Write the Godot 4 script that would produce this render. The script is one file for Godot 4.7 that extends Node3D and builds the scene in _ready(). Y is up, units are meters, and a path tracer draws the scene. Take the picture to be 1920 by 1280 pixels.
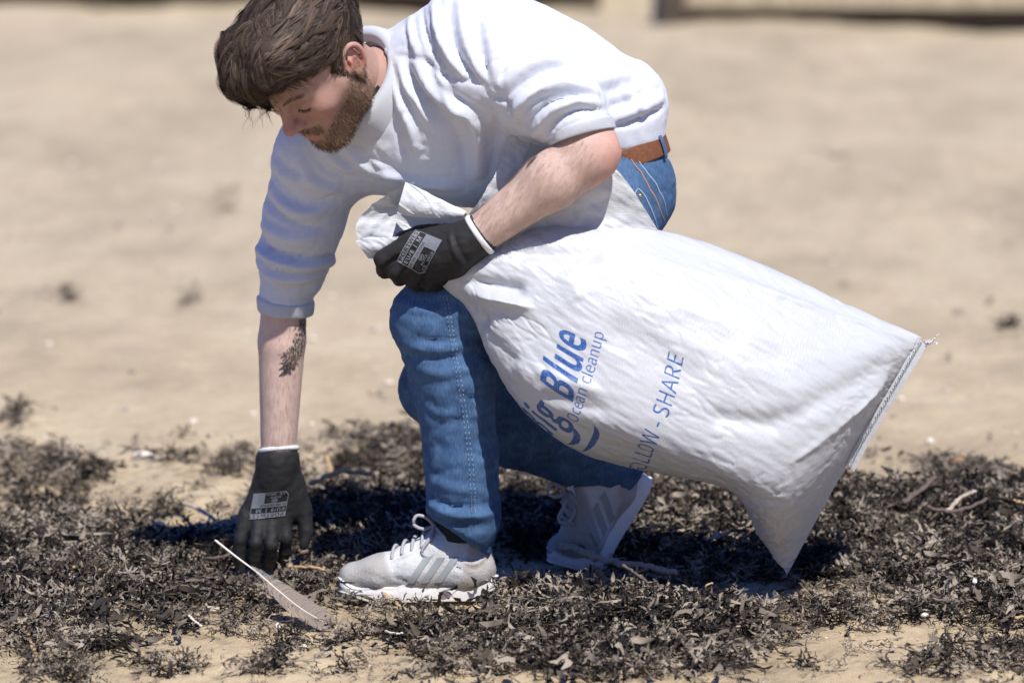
extends Node3D
# A person crouching on a beach, filling a white sack, seaweed all round.
# Lengths in the tables are in units of U metres.

const U := 0.000833333
const FRONT := Vector3(0, -0.12, -0.993)
var person: Node3D
var M := {}
var rnd := RandomNumberGenerator.new()
var fine := FastNoiseLite.new()
var broad := FastNoiseLite.new()
var names := {}


func _ready() -> void:
	rnd.seed = 7
	var cam := Camera3D.new()
	cam.name = "camera"
	cam.position = Vector3(0, 1.5, 6.0)
	cam.rotation_degrees = Vector3(-10.1, 0, 0)
	var optics := CameraAttributesPhysical.new()
	optics.frustum_focal_length = 135.0
	optics.exposure_aperture = 2.8
	optics.frustum_focus_distance = 6.02
	optics.frustum_near = 0.1
	optics.frustum_far = 400.0
	cam.attributes = optics
	cam.fov = 10.16
	cam.near = 0.1
	cam.far = 400.0
	add_child(cam)
	cam.make_current()

	var around := WorldEnvironment.new()
	around.name = "surroundings"
	var env := Environment.new()
	env.background_mode = Environment.BG_SKY
	var sky := Sky.new()
	var air := ProceduralSkyMaterial.new()
	air.sky_top_color = Color(0.20, 0.385, 0.78)
	air.sky_horizon_color = Color(0.64, 0.75, 0.90)
	air.sky_curve = 0.14
	air.ground_bottom_color = Color(0.60, 0.54, 0.46)
	air.ground_horizon_color = Color(0.70, 0.68, 0.64)
	air.sky_energy_multiplier = 0.86
	sky.sky_material = air
	env.sky = sky
	env.tonemap_mode = Environment.TONE_MAPPER_LINEAR
	env.tonemap_exposure = 1.14
	env.sdfgi_enabled = true
	env.ssao_enabled = true
	env.ssil_enabled = true
	around.environment = env
	add_child(around)

	var sun := DirectionalLight3D.new()
	sun.name = "sun"
	sun.light_energy = 1.6
	sun.light_color = Color(1.0, 0.97, 0.94)
	sun.light_angular_distance = 0.5
	sun.shadow_enabled = true
	add_child(sun)
	sun.look_at_from_position(Vector3(0.19, 0.84, 0.49), Vector3.ZERO)

	fine.seed = 3
	fine.noise_type = FastNoiseLite.TYPE_SIMPLEX_SMOOTH
	fine.frequency = 1.0
	fine.fractal_octaves = 2
	broad.seed = 11
	broad.noise_type = FastNoiseLite.TYPE_SIMPLEX_SMOOTH
	broad.frequency = 1.0
	broad.fractal_octaves = 4

	make_materials()
	build_beach()
	build_boardwalk()
	build_seaweed()
	build_person()
	build_sack()
	build_litter()


# ---------------------------------------------------------------- fields
class Field:
	# capsules (kind 0), squashed capsules (2), ellipsoids (1), half balls that cut flat (3); joined or cut with smooth borders
	var kind := PackedInt32Array()
	var a := PackedVector3Array()
	var ab := PackedVector3Array()
	var inv := PackedFloat32Array()
	var ra := PackedFloat32Array()
	var dr := PackedFloat32Array()
	var k := PackedFloat32Array()
	var cut := PackedByteArray()
	var basis: Array[Basis] = []
	var least := PackedFloat32Array()
	var seen := PackedFloat32Array()
	var lo := Vector3.ONE * 1e6
	var hi := Vector3.ONE * -1e6
	var all := PackedInt32Array()

	func put(kd: int, p: Vector3, q: Vector3, r0: float, r1: float, soft: float, carve: bool, b := Basis(), mn := 1.0, reach := 0.0) -> void:
		all.append(kind.size())
		kind.append(kd)
		a.append(p)
		ab.append(q)
		inv.append(1.0 / maxf(q.length_squared(), 1e-9))
		ra.append(r0)
		dr.append(r1 - r0)
		k.append(maxf(soft, 1e-5))
		cut.append(1 if carve else 0)
		basis.append(b)
		least.append(mn)
		seen.append(0.0)

	func grow(p: Vector3, r: float) -> void:
		lo = lo.min(p - Vector3.ONE * r)
		hi = hi.max(p + Vector3.ONE * r)

	func limb(p: Vector3, q: Vector3, r0: float, r1: float, soft := 0.02, carve := false) -> void:
		put(0, p, q - p, r0, r1, soft, carve)
		if not carve:
			grow(p, r0)
			grow(q, r1)

	func flat_limb(p: Vector3, q: Vector3, r0: float, r1: float, thin: Vector3, squash: float, soft := 0.02, carve := false) -> void:
		# squashed along the direction «thin»
		var n := thin.normalized()
		var s := squash - 1.0
		var b := Basis(Vector3(1 + s * n.x * n.x, s * n.x * n.y, s * n.x * n.z), Vector3(s * n.x * n.y, 1 + s * n.y * n.y, s * n.y * n.z), Vector3(s * n.x * n.z, s * n.y * n.z, 1 + s * n.z * n.z))
		put(2, p, b * (q - p), r0, r1, soft, carve, b, 1.0 / maxf(squash, 1.0))
		if not carve:
			grow(p, r0)
			grow(q, r1)

	func egg(p: Vector3, axes: Basis, r: Vector3, soft := 0.02, carve := false) -> void:
		var b := Basis.from_scale(Vector3(1 / r.x, 1 / r.y, 1 / r.z)) * axes.inverse()
		var mn := minf(r.x, minf(r.y, r.z))
		put(1, p, Vector3.ZERO, 0, 0, soft, carve, b, mn)
		if not carve:
			grow(p, maxf(r.x, maxf(r.y, r.z)))

	func slice(p: Vector3, n: Vector3, reach: float, soft := 0.004) -> void:
		# removes what lies within «reach» of p on the side that n points to
		put(3, p, n.normalized(), reach, reach, soft, true)

	func one(i: int, p: Vector3) -> float:
		var q := p - a[i]
		match kind[i]:
			0:
				var t := clampf(q.dot(ab[i]) * inv[i], 0.0, 1.0)
				return (q - ab[i] * t).length() - ra[i] - dr[i] * t
			1:
				var m := basis[i] * q
				var l := m.length()
				if l < 1e-4:
					return -least[i]
				return (l - 1.0) * maxf(least[i], q.length() / l) if l > 1.0 else (l - 1.0) * least[i]
			2:
				q = basis[i] * q
				var t2 := clampf(q.dot(ab[i]) * inv[i], 0.0, 1.0)
				return ((q - ab[i] * t2).length() - ra[i] - dr[i] * t2) * least[i]
			_:
				return maxf(-q.dot(ab[i]), q.length() - ra[i])

	func mix(d: float, e: float, i: int) -> float:
		var kk := k[i]
		if cut[i]:
			var h2 := maxf(kk - absf(d + e), 0.0)
			return maxf(d, -e) + h2 * h2 * 0.25 / kk
		var h := maxf(kk - absf(d - e), 0.0)
		return minf(d, e) - h * h * 0.25 / kk

	func at(p: Vector3, use: PackedInt32Array) -> float:
		var d := 1.0
		for i in use:
			d = mix(d, one(i, p), i)
		return d

	func probe(p: Vector3) -> float:
		var d := 1.0
		for i in all:
			var e := one(i, p)
			seen[i] = e
			d = mix(d, e, i)
		return d

	func near(d: float, reach: float) -> PackedInt32Array:
		var use := PackedInt32Array()
		for i in all:
			if cut[i]:
				if seen[i] < reach + k[i]:
					use.append(i)
			elif seen[i] < d + 2.0 * reach + k[i]:
				use.append(i)
		return use

	func hit(p: Vector3, dir: Vector3, most := 0.5) -> Vector3:
		var t := 0.0
		for step in 60:
			var d := at(p + dir * t, all)
			if d < 0.0004:
				break
			t += d * 0.8
			if t > most:
				return Vector3.INF
		return p + dir * t

	func slope(p: Vector3) -> Vector3:
		var e := 0.0015
		return Vector3(at(p + Vector3(e, 0, 0), all) - at(p - Vector3(e, 0, 0), all), at(p + Vector3(0, e, 0), all) - at(p - Vector3(0, e, 0), all), at(p + Vector3(0, 0, e), all) - at(p - Vector3(0, 0, e), all)).normalized()


func nets(f: Field, h: float, relax := 1) -> Dictionary:
	var lo := f.lo - Vector3.ONE * h * 3.0
	var size := (f.hi - lo) / h
	var bx := int(ceil((size.x + 3) / 4.0))
	var by := int(ceil((size.y + 3) / 4.0))
	var bz := int(ceil((size.z + 3) / 4.0))
	var sx := bx * 4 + 1
	var sxy := sx * (by * 4 + 1)
	var val := PackedFloat32Array()
	val.resize(sxy * (bz * 4 + 1))
	val.fill(99.0)
	var vid := PackedInt32Array()
	vid.resize(val.size())
	vid.fill(-1)
	var reach := h * 4.0 * 0.87
	var active := PackedInt32Array()
	for z in bz:
		for y in by:
			for x in bx:
				var d := f.probe(lo + Vector3(x * 4 + 2, y * 4 + 2, z * 4 + 2) * h)
				if absf(d) > reach * 1.35 + 0.004:
					continue
				var use := f.near(d, reach * 1.2)
				var base := x * 4 + y * 4 * sx + z * 4 * sxy
				active.append(base)
				for k in 5:
					for j in 5:
						var row := base + j * sx + k * sxy
						var p := lo + Vector3(x * 4, y * 4 + j, z * 4 + k) * h
						for i in 5:
							if val[row + i] == 99.0:
								val[row + i] = f.at(p + Vector3(i * h, 0, 0), use)
	var verts := PackedVector3Array()
	var cells := PackedInt32Array()
	var corner := PackedInt32Array([0, 1, sx, sx + 1, sxy, sxy + 1, sxy + sx, sxy + sx + 1])
	var ends := PackedInt32Array([0, 1, 2, 3, 4, 5, 6, 7, 0, 2, 1, 3, 4, 6, 5, 7, 0, 4, 1, 5, 2, 6, 3, 7])
	var off := PackedVector3Array()
	for c in 8:
		off.append(Vector3(c & 1, (c >> 1) & 1, c >> 2))
	var v8 := PackedFloat32Array()
	v8.resize(8)
	for base in active:
		for k in 4:
			for j in 4:
				for i in 4:
					var at := base + i + j * sx + k * sxy
					var neg := 0
					for c in 8:
						v8[c] = val[at + corner[c]]
						if v8[c] < 0.0:
							neg += 1
					if neg == 0 or neg == 8:
						continue
					var sum := Vector3.ZERO
					var n := 0
					for e in range(0, 24, 2):
						var p := ends[e]
						var q := ends[e + 1]
						if (v8[p] < 0.0) != (v8[q] < 0.0):
							sum += off[p].lerp(off[q], v8[p] / (v8[p] - v8[q]))
							n += 1
					vid[at] = verts.size()
					cells.append(at)
					var zc := at / sxy
					var yc := (at - zc * sxy) / sx
					verts.append(lo + (Vector3(at - zc * sxy - yc * sx, yc, zc) + sum / n) * h)
	var quads := PackedInt32Array()
	var step := PackedInt32Array([1, sx, sxy])
	for at in cells:
		var v0 := val[at]
		for ax in 3:
			var v1 := val[at + step[ax]]
			if (v0 < 0.0) == (v1 < 0.0):
				continue
			var s1 := step[(ax + 1) % 3]
			var s2 := step[(ax + 2) % 3]
			var a := vid[at]
			var b := vid[at - s1]
			var c := vid[at - s1 - s2]
			var d := vid[at - s2]
			if b < 0 or c < 0 or d < 0:
				continue
			if v0 < 0.0:
				quads.append_array(PackedInt32Array([a, b, c, d]))
			else:
				quads.append_array(PackedInt32Array([a, d, c, b]))
	for r in relax:
		var acc := PackedVector3Array()
		acc.resize(verts.size())
		var cnt := PackedInt32Array()
		cnt.resize(verts.size())
		for q in range(0, quads.size(), 4):
			for e in 4:
				var i := quads[q + e]
				var j := quads[q + (e + 1) % 4]
				acc[i] += verts[j]
				cnt[i] += 1
		for i in verts.size():
			if cnt[i]:
				verts[i] = verts[i].lerp(acc[i] / cnt[i], 0.5)
	var m := {"v": verts, "q": quads, "f": f}
	m.n = quad_normals(verts, quads)
	return m


func quad_normals(verts: PackedVector3Array, quads: PackedInt32Array) -> PackedVector3Array:
	var n := PackedVector3Array()
	n.resize(verts.size())
	for q in range(0, quads.size(), 4):
		var a := quads[q]
		var b := quads[q + 1]
		var c := quads[q + 2]
		var d := quads[q + 3]
		var w := (verts[c] - verts[a]).cross(verts[d] - verts[b])
		n[a] += w
		n[b] += w
		n[c] += w
		n[d] += w
	for i in n.size():
		n[i] = n[i].normalized()
	return n


func push(m: Dictionary, shift: Callable) -> void:
	# moves each point along its normal by shift(point, normal)
	var v: PackedVector3Array = m.v
	var n: PackedVector3Array = m.n
	for i in v.size():
		v[i] += n[i] * float(shift.call(v[i], n[i]))
	m.v = v
	m.n = quad_normals(v, m.q)


func crease(m: Dictionary, folds: Array, gain := 1.0) -> void:
	# folds: [points, half width, height]; a positive height is a ridge, a negative one a groove
	var v: PackedVector3Array = m.v
	var n: PackedVector3Array = m.n
	var f: Field = m.f
	var bins := {}
	var w := 0.03
	for i in v.size():
		var key := Vector3i((v[i] / w).floor())
		if not bins.has(key):
			bins[key] = PackedInt32Array()
		bins[key].append(i)
	var lift := PackedFloat32Array()
	lift.resize(v.size())
	for fold in folds:
		var raw: Array = fold[0]
		var pts := PackedVector3Array()
		for p: Vector3 in smooth_line(raw, 4):
			var q := f.hit(p - FRONT * 0.22, FRONT)
			if q != Vector3.INF:
				pts.append(q)
		var half: float = fold[1] * U
		var high: float = fold[2] * U * gain
		var best := {}
		for s in pts.size() - 1:
			var a := pts[s]
			var b := pts[s + 1]
			if a.distance_to(b) > 0.08:
				continue
			var l0 := Vector3i(((a.min(b) - Vector3.ONE * half * 2.2) / w).floor())
			var l1 := Vector3i(((a.max(b) + Vector3.ONE * half * 2.2) / w).floor())
			var d := b - a
			var inv := 1.0 / maxf(d.length_squared(), 1e-9)
			for x in range(l0.x, l1.x + 1):
				for y in range(l0.y, l1.y + 1):
					for z in range(l0.z, l1.z + 1):
						var key := Vector3i(x, y, z)
						if not bins.has(key):
							continue
						for i: int in bins[key]:
							var t := clampf((v[i] - a).dot(d) * inv, 0.0, 1.0)
							var r := (v[i] - a - d * t).length() / half
							if r < 2.2 and (not best.has(i) or best[i].x > r):
								best[i] = Vector2(r, (s + t) / (pts.size() - 1))
		for i: int in best:
			var e: Vector2 = best[i]
			var shape := exp(-1.9 * e.x) if high < 0.0 else exp(-1.6 * e.x * e.x) - 0.32 * exp(-7.0 * (e.x - 1.3) * (e.x - 1.3))
			lift[i] += high * shape * pow(maxf(sin(PI * clampf(e.y, 0.02, 0.98)), 0.0), 0.45)
	for i in v.size():
		if lift[i] != 0.0:
			v[i] += n[i] * lift[i]
	m.v = v
	m.n = quad_normals(v, m.q)


func smooth_line(pts: Array, per: int) -> PackedVector3Array:
	var out := PackedVector3Array()
	for i in pts.size() - 1:
		var p0: Vector3 = pts[maxi(i - 1, 0)]
		var p1: Vector3 = pts[i]
		var p2: Vector3 = pts[i + 1]
		var p3: Vector3 = pts[mini(i + 2, pts.size() - 1)]
		for s in per:
			out.append(p1.cubic_interpolate(p2, p0, p3, float(s) / per))
	out.append(pts[-1])
	return out


func to_mesh(list: Array, paint: Variant = null) -> ArrayMesh:
	# one surface out of one or more nets
	var v := PackedVector3Array()
	var n := PackedVector3Array()
	var idx := PackedInt32Array()
	var col := PackedColorArray()
	for m: Dictionary in list:
		var base := v.size()
		v.append_array(m.v)
		n.append_array(m.n)
		var q: PackedInt32Array = m.q
		for i in range(0, q.size(), 4):
			idx.append_array(PackedInt32Array([base + q[i], base + q[i + 2], base + q[i + 1], base + q[i], base + q[i + 3], base + q[i + 2]]))
	if paint:
		col.resize(v.size())
		for i in v.size():
			col[i] = paint.call(v[i], n[i])
	var arr := []
	arr.resize(Mesh.ARRAY_MAX)
	arr[Mesh.ARRAY_VERTEX] = v
	arr[Mesh.ARRAY_NORMAL] = n
	arr[Mesh.ARRAY_INDEX] = idx
	if col.size():
		arr[Mesh.ARRAY_COLOR] = col
	var mesh := ArrayMesh.new()
	mesh.add_surface_from_arrays(Mesh.PRIMITIVE_TRIANGLES, arr)
	return mesh


# ---------------------------------------------------------------- nodes
func numbered(called: String) -> String:
	names[called] = int(names.get(called, -1)) + 1
	return called if names[called] == 0 else "%s_%03d" % [called, names[called]]


func thing(called: String, label: String, category: String, at := Vector3.ZERO, group := "") -> Node3D:
	var o := Node3D.new()
	o.name = numbered(called)
	o.position = at
	add_child(o, true)
	tag(o, label, category, group)
	return o


func tag(o: Node, label: String, category: String, group := "") -> void:
	o.set_meta("label", label)
	o.set_meta("category", category)
	if group != "":
		o.set_meta("group", group)


func part(called: String, mesh: Mesh, m: Material, parent: Node3D = null, label := "") -> MeshInstance3D:
	# mesh points are in the scene's own axes; the node sits at its parent's base
	var o := MeshInstance3D.new()
	o.name = called
	o.mesh = mesh
	o.material_override = m
	if parent:
		parent.add_child(o, true)
		var base := Vector3.ZERO
		var up: Node = parent
		while up is Node3D and up != self:
			base += (up as Node3D).position
			up = up.get_parent()
		o.position = -base
	else:
		o.name = numbered(called)
		add_child(o, true)
	if label != "":
		o.set_meta("label", label)
	return o


func structure(o: Node) -> void:
	o.set_meta("kind", "structure")


# ---------------------------------------------------------------- simple shapes
func tube(st: SurfaceTool, pts: PackedVector3Array, radii: Callable, sides := 7, flat := 1.0, up := Vector3(0, 1, 0)) -> void:
	var rings: Array = []
	for i in pts.size():
		var t := (pts[mini(i + 1, pts.size() - 1)] - pts[maxi(i - 1, 0)]).normalized()
		var x := t.cross(up)
		if x.length() < 0.05:
			x = t.cross(Vector3(1, 0.2, 0.1))
		x = x.normalized()
		var y := x.cross(t)
		var r: float = radii.call(float(i) / maxi(pts.size() - 1, 1))
		var ring := PackedVector3Array()
		for s in sides:
			var an := TAU * s / sides
			ring.append(pts[i] + x * cos(an) * r + y * sin(an) * r * flat)
		rings.append(ring)
	for i in rings.size() - 1:
		for s in sides:
			var a: Vector3 = rings[i][s]
			var b: Vector3 = rings[i][(s + 1) % sides]
			var c: Vector3 = rings[i + 1][(s + 1) % sides]
			var d: Vector3 = rings[i + 1][s]
			for p: Vector3 in [a, b, c, a, c, d]:
				st.add_vertex(p)
	for e in [0, rings.size() - 1]:
		for s in sides:
			var a: Vector3 = rings[e][s]
			var b: Vector3 = rings[e][(s + 1) % sides]
			for p: Vector3 in ([pts[e], b, a] if e == 0 else [pts[e], a, b]):
				st.add_vertex(p)


func tool_() -> SurfaceTool:
	var st := SurfaceTool.new()
	st.begin(Mesh.PRIMITIVE_TRIANGLES)
	st.set_smooth_group(0)
	return st


func done(st: SurfaceTool) -> ArrayMesh:
	st.index()
	st.generate_normals()
	return st.commit()


func cord(pts: Array, r: float, sides := 6, per := 5) -> ArrayMesh:
	var st := tool_()
	tube(st, smooth_line(pts, per), func(t): return r, sides)
	return done(st)


func sheet(rows: Array, nu: int, nv: int, shift: Variant = null, closed := false) -> ArrayMesh:
	# a smooth surface through a table of points; u runs along a row, v across the rows
	var cols := PackedVector3Array()
	var lines: Array = []
	for row: Array in rows:
		var l := PackedVector3Array()
		for i in nu + 1:
			l.append(along(row, float(i) / nu, closed))
		lines.append(l)
	var v := PackedVector3Array()
	var uv := PackedVector2Array()
	for j in nv + 1:
		for i in nu + 1:
			var c: Array = []
			for l: PackedVector3Array in lines:
				c.append(l[i])
			v.append(along(c, float(j) / nv, false))
			uv.append(Vector2(float(i) / nu, float(j) / nv))
	var n := grid_normals(v, nu, nv, closed)
	if shift:
		for i in v.size():
			v[i] += n[i] * float(shift.call(v[i], uv[i]))
		n = grid_normals(v, nu, nv, closed)
	var idx := PackedInt32Array()
	for j in nv:
		for i in nu:
			var a := j * (nu + 1) + i
			idx.append_array(PackedInt32Array([a, a + 1, a + nu + 2, a, a + nu + 2, a + nu + 1]))
	var arr := []
	arr.resize(Mesh.ARRAY_MAX)
	arr[Mesh.ARRAY_VERTEX] = v
	arr[Mesh.ARRAY_NORMAL] = n
	arr[Mesh.ARRAY_TEX_UV] = uv
	arr[Mesh.ARRAY_TEX_UV2] = uv
	arr[Mesh.ARRAY_INDEX] = idx
	var mesh := ArrayMesh.new()
	mesh.add_surface_from_arrays(Mesh.PRIMITIVE_TRIANGLES, arr)
	return mesh


func along(row: Array, t: float, closed: bool) -> Vector3:
	var n := row.size()
	if closed:
		var x := fposmod(t, 1.0) * n
		var i := int(x) % n
		var p0: Vector3 = row[(i + n - 1) % n]
		var p1: Vector3 = row[i]
		var p2: Vector3 = row[(i + 1) % n]
		var p3: Vector3 = row[(i + 2) % n]
		return p1.cubic_interpolate(p2, p0, p3, x - int(x))
	var y := t * (n - 1)
	var k := mini(int(y), n - 2)
	var q0: Vector3 = row[maxi(k - 1, 0)]
	var q1: Vector3 = row[k]
	var q2: Vector3 = row[k + 1]
	var q3: Vector3 = row[mini(k + 2, n - 1)]
	return q1.cubic_interpolate(q2, q0, q3, y - k)


func grid_normals(v: PackedVector3Array, nu: int, nv: int, closed: bool) -> PackedVector3Array:
	var n := PackedVector3Array()
	n.resize(v.size())
	for j in nv + 1:
		for i in nu + 1:
			var i0 := i - 1 if i > 0 else (nu - 1 if closed else 0)
			var i1 := i + 1 if i < nu else (1 if closed else nu)
			var a := v[j * (nu + 1) + i1] - v[j * (nu + 1) + i0]
			var b := v[mini(j + 1, nv) * (nu + 1) + i] - v[maxi(j - 1, 0) * (nu + 1) + i]
			n[j * (nu + 1) + i] = b.cross(a).normalized()
	return n


func patch(f: Field, at: Vector3, right: Vector3, down: Vector3, w: float, h: float, lift := 0.0006, n := 16) -> ArrayMesh:
	# a thin print laid on a field's surface; (0,0) of its texture is the upper left corner
	var into := right.cross(down).normalized()
	var st := tool_()
	var grid: Array = []
	for j in n + 1:
		for i in n + 1:
			var p := at + right * w * (float(i) / n - 0.5) + down * h * (float(j) / n - 0.5)
			var q := f.hit(p - into * 0.06, into, 0.14)
			grid.append(q - into * lift if q != Vector3.INF else q)
	for j in n:
		for i in n:
			var corners := [grid[j * (n + 1) + i], grid[j * (n + 1) + i + 1], grid[j * (n + 1) + n + 1 + i], grid[j * (n + 1) + n + 2 + i]]
			if corners.has(Vector3.INF) or corners[0].distance_to(corners[3]) > 4.0 * (w + h) / n:
				continue
			for c: Vector2i in [Vector2i(0, 0), Vector2i(1, 0), Vector2i(1, 1), Vector2i(0, 0), Vector2i(1, 1), Vector2i(0, 1)]:
				st.set_uv(Vector2(float(i + c.x) / n, float(j + c.y) / n))
				st.add_vertex(grid[(j + c.y) * (n + 1) + i + c.x])
	return done(st)


func box(st: SurfaceTool, c: Vector3, s: Vector3, b := Basis(), bevel := 0.0) -> void:
	# a box with a chamfer along its long top edges
	var e := bevel
	var prof := [Vector2(-s.y / 2, -s.z / 2), Vector2(s.y / 2 - e, -s.z / 2), Vector2(s.y / 2, -s.z / 2 + e), Vector2(s.y / 2, s.z / 2 - e), Vector2(s.y / 2 - e, s.z / 2), Vector2(-s.y / 2, s.z / 2)]
	var n := prof.size()
	for i in n:
		var p: Vector2 = prof[i]
		var q: Vector2 = prof[(i + 1) % n]
		if p.distance_to(q) < 1e-6:
			continue
		var x := s.x / 2
		var a := c + b * Vector3(-x, p.x, p.y)
		var d := c + b * Vector3(x, p.x, p.y)
		var g := c + b * Vector3(x, q.x, q.y)
		var h := c + b * Vector3(-x, q.x, q.y)
		for v: Vector3 in [a, d, g, a, g, h]:
			st.add_vertex(v)
	for sx: float in [-0.5, 0.5]:
		for i in range(1, n - 1):
			var t := [c + b * Vector3(s.x * sx, prof[0].x, prof[0].y), c + b * Vector3(s.x * sx, prof[i].x, prof[i].y), c + b * Vector3(s.x * sx, prof[i + 1].x, prof[i + 1].y)]
			if sx > 0:
				t = [t[0], t[2], t[1]]
			for v: Vector3 in t:
				st.add_vertex(v)


# ---------------------------------------------------------------- materials
func noise_image(size: int, freq: float, octaves: int, sd: int, type := FastNoiseLite.TYPE_SIMPLEX_SMOOTH) -> Image:
	var n := FastNoiseLite.new()
	n.seed = sd
	n.noise_type = type
	n.frequency = freq
	n.fractal_octaves = octaves
	return n.get_seamless_image(size, size)


func ramp(src: Image, stops: Array) -> ImageTexture:
	# stops: [value, colour] with real-world base colours
	var g := Gradient.new()
	g.offsets = PackedFloat32Array(stops.map(func(s): return s[0]))
	g.colors = PackedColorArray(stops.map(func(s): return (s[1] as Color).linear_to_srgb()))
	var w := src.get_width()
	var h := src.get_height()
	var out := Image.create(w, h, false, Image.FORMAT_RGB8)
	for y in h:
		for x in w:
			out.set_pixel(x, y, g.sample(src.get_pixel(x, y).r))
	return ImageTexture.create_from_image(out)


func relief(src: Image, strength: float) -> ImageTexture:
	var im: Image = src.duplicate()
	im.convert(Image.FORMAT_RGBA8)
	im.bump_map_to_normal_map(strength)
	return ImageTexture.create_from_image(im)


func stuff(color: Color, rough: float, spec := 0.5) -> StandardMaterial3D:
	var m := StandardMaterial3D.new()
	m.albedo_color = color.linear_to_srgb()
	m.roughness = rough
	m.metallic_specular = spec
	m.cull_mode = BaseMaterial3D.CULL_DISABLED
	return m


func wrapped(m: StandardMaterial3D, scale: float, albedo: Texture2D, normal: Texture2D, ns := 1.0) -> StandardMaterial3D:
	m.uv1_triplanar = true
	m.uv1_world_triplanar = true
	m.uv1_scale = Vector3.ONE * scale
	if albedo:
		m.albedo_texture = albedo
	if normal:
		m.normal_enabled = true
		m.normal_texture = normal
		m.normal_scale = ns
	return m


func make_materials() -> void:
	var grain := noise_image(512, 0.05, 4, 1)
	var soft := noise_image(512, 0.012, 4, 2)
	var grit := noise_image(512, 0.22, 2, 5)
	# sand: broad tone under fine grains
	var sand_tone := ramp(grit, [[0.0, Color(0.28, 0.225, 0.145)], [0.35, Color(0.437, 0.370, 0.255)], [0.62, Color(0.490, 0.422, 0.300)], [0.86, Color(0.575, 0.51, 0.38)], [1.0, Color(0.75, 0.70, 0.60)]])
	M.sand = wrapped(stuff(Color.WHITE, 0.95, 0.2), 3.0, sand_tone, relief(grain, 6.0), 0.6)
	M.sand.vertex_color_use_as_albedo = true
	# knitted cotton
	var knit := Image.create(256, 256, false, Image.FORMAT_RGB8)
	for y in 256:
		for x in 256:
			var r := 0.5 + 0.22 * sin(TAU * x / 8.0) * (0.6 + 0.4 * cos(TAU * y / 8.0 + (PI if (x / 8) % 2 else 0.0))) + (grain.get_pixel(x, y).r - 0.5) * 0.7
			knit.set_pixel(x, y, Color(r, r, r))
	M.cotton = wrapped(stuff(Color(0.65, 0.70, 0.785), 0.9, 0.25), 18.0, ramp(soft, [[0.0, Color(0.93, 0.93, 0.93)], [1.0, Color(1, 1, 1)]]), relief(knit, 3.0), 0.3)
	M.cotton.rim_enabled = true
	M.cotton.rim = 0.25
	var rib := Image.create(64, 64, false, Image.FORMAT_RGB8)
	for y in 64:
		for x in 64:
			var r := 0.5 + 0.45 * sin(TAU * x / 8.0)
			rib.set_pixel(x, y, Color(r, r, r))
	M.rib = stuff(Color(0.66, 0.705, 0.77), 0.9, 0.25)
	M.rib.normal_enabled = true
	M.rib.normal_texture = relief(rib, 4.0)
	M.rib.uv1_scale = Vector3(40, 1, 1)
	# denim
	var den := Image.create(512, 512, false, Image.FORMAT_RGB8)
	for y in 512:
		for x in 512:
			var t := 0.5 + 0.16 * sin(TAU * (x + y) / 8.0) + (grit.get_pixel(x, (y * 3) % 512).r - 0.5) * 0.75 + (soft.get_pixel(x, y).r - 0.5) * 0.30 + (grain.get_pixel(x * 3 % 512, y / 2).r - 0.5) * 0.45
			den.set_pixel(x, y, Color(t, t, t))
	M.denim = wrapped(stuff(Color.WHITE, 0.85, 0.3), 5.0, ramp(den, [[0.0, Color(0.018, 0.042, 0.10)], [0.4, Color(0.048, 0.110, 0.228)], [0.65, Color(0.088, 0.174, 0.325)], [1.0, Color(0.26, 0.36, 0.52)]]), relief(den, 2.5), 0.7)
	M.denim.vertex_color_use_as_albedo = true
	M.thread = stuff(Color(0.26, 0.36, 0.47), 0.8)
	M.orange_thread = stuff(Color(0.50, 0.24, 0.08), 0.8)
	M.copper = stuff(Color(0.62, 0.34, 0.16), 0.35)
	M.copper.metallic = 0.8
	M.leather = wrapped(stuff(Color.WHITE, 0.55), 6.0, ramp(grain, [[0.0, Color(0.10, 0.036, 0.015)], [0.5, Color(0.17, 0.066, 0.026)], [1.0, Color(0.24, 0.10, 0.042)]]), relief(grain, 3.0), 0.5)
	# skin
	M.skin = wrapped(stuff(Color.WHITE, 0.62, 0.28), 7.0, ramp(grain, [[0.0, Color(0.90, 0.85, 0.83)], [0.5, Color(0.97, 0.96, 0.95)], [1.0, Color(1, 1, 1)]]), relief(grit, 2.0), 0.25)
	M.skin.vertex_color_use_as_albedo = true
	M.skin.subsurf_scatter_enabled = true
	M.skin.subsurf_scatter_strength = 0.12
	M.hair = stuff(Color.WHITE, 0.62, 0.35)
	M.hair.vertex_color_use_as_albedo = true
	M.hair_under = wrapped(stuff(Color(0.055, 0.038, 0.027), 0.8, 0.3), 10.0, null, relief(grit, 5.0), 1.0)
	M.lash = stuff(Color(0.03, 0.018, 0.012), 0.7)
	M.ink = stuff(Color(0.030, 0.034, 0.040), 0.6)
	M.ink.transparency = BaseMaterial3D.TRANSPARENCY_ALPHA
	M.undershirt = stuff(Color(0.012, 0.016, 0.017), 0.9)
	# gloves
	M.glove = wrapped(stuff(Color(0.0185, 0.019, 0.0205), 0.66, 0.4), 18.0, null, relief(knit, 4.0), 0.35)
	M.glove.vertex_color_use_as_albedo = true
	M.glove_hem = stuff(Color(0.72, 0.75, 0.78), 0.85)
	M.glove_print = stuff(Color.WHITE, 0.7)
	M.glove_print.albedo_texture = glove_print()
	M.glove_print.transparency = BaseMaterial3D.TRANSPARENCY_ALPHA_SCISSOR
	M.glove_print.alpha_scissor_threshold = 0.5
	# shoes
	M.shoe = wrapped(stuff(Color.WHITE, 0.75, 0.35), 14.0, ramp(grain, [[0.0, Color(0.80, 0.77, 0.72)], [0.5, Color(0.95, 0.94, 0.92)], [1.0, Color(1, 1, 1)]]), relief(knit, 4.0), 0.8)
	M.shoe.vertex_color_use_as_albedo = true
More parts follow.
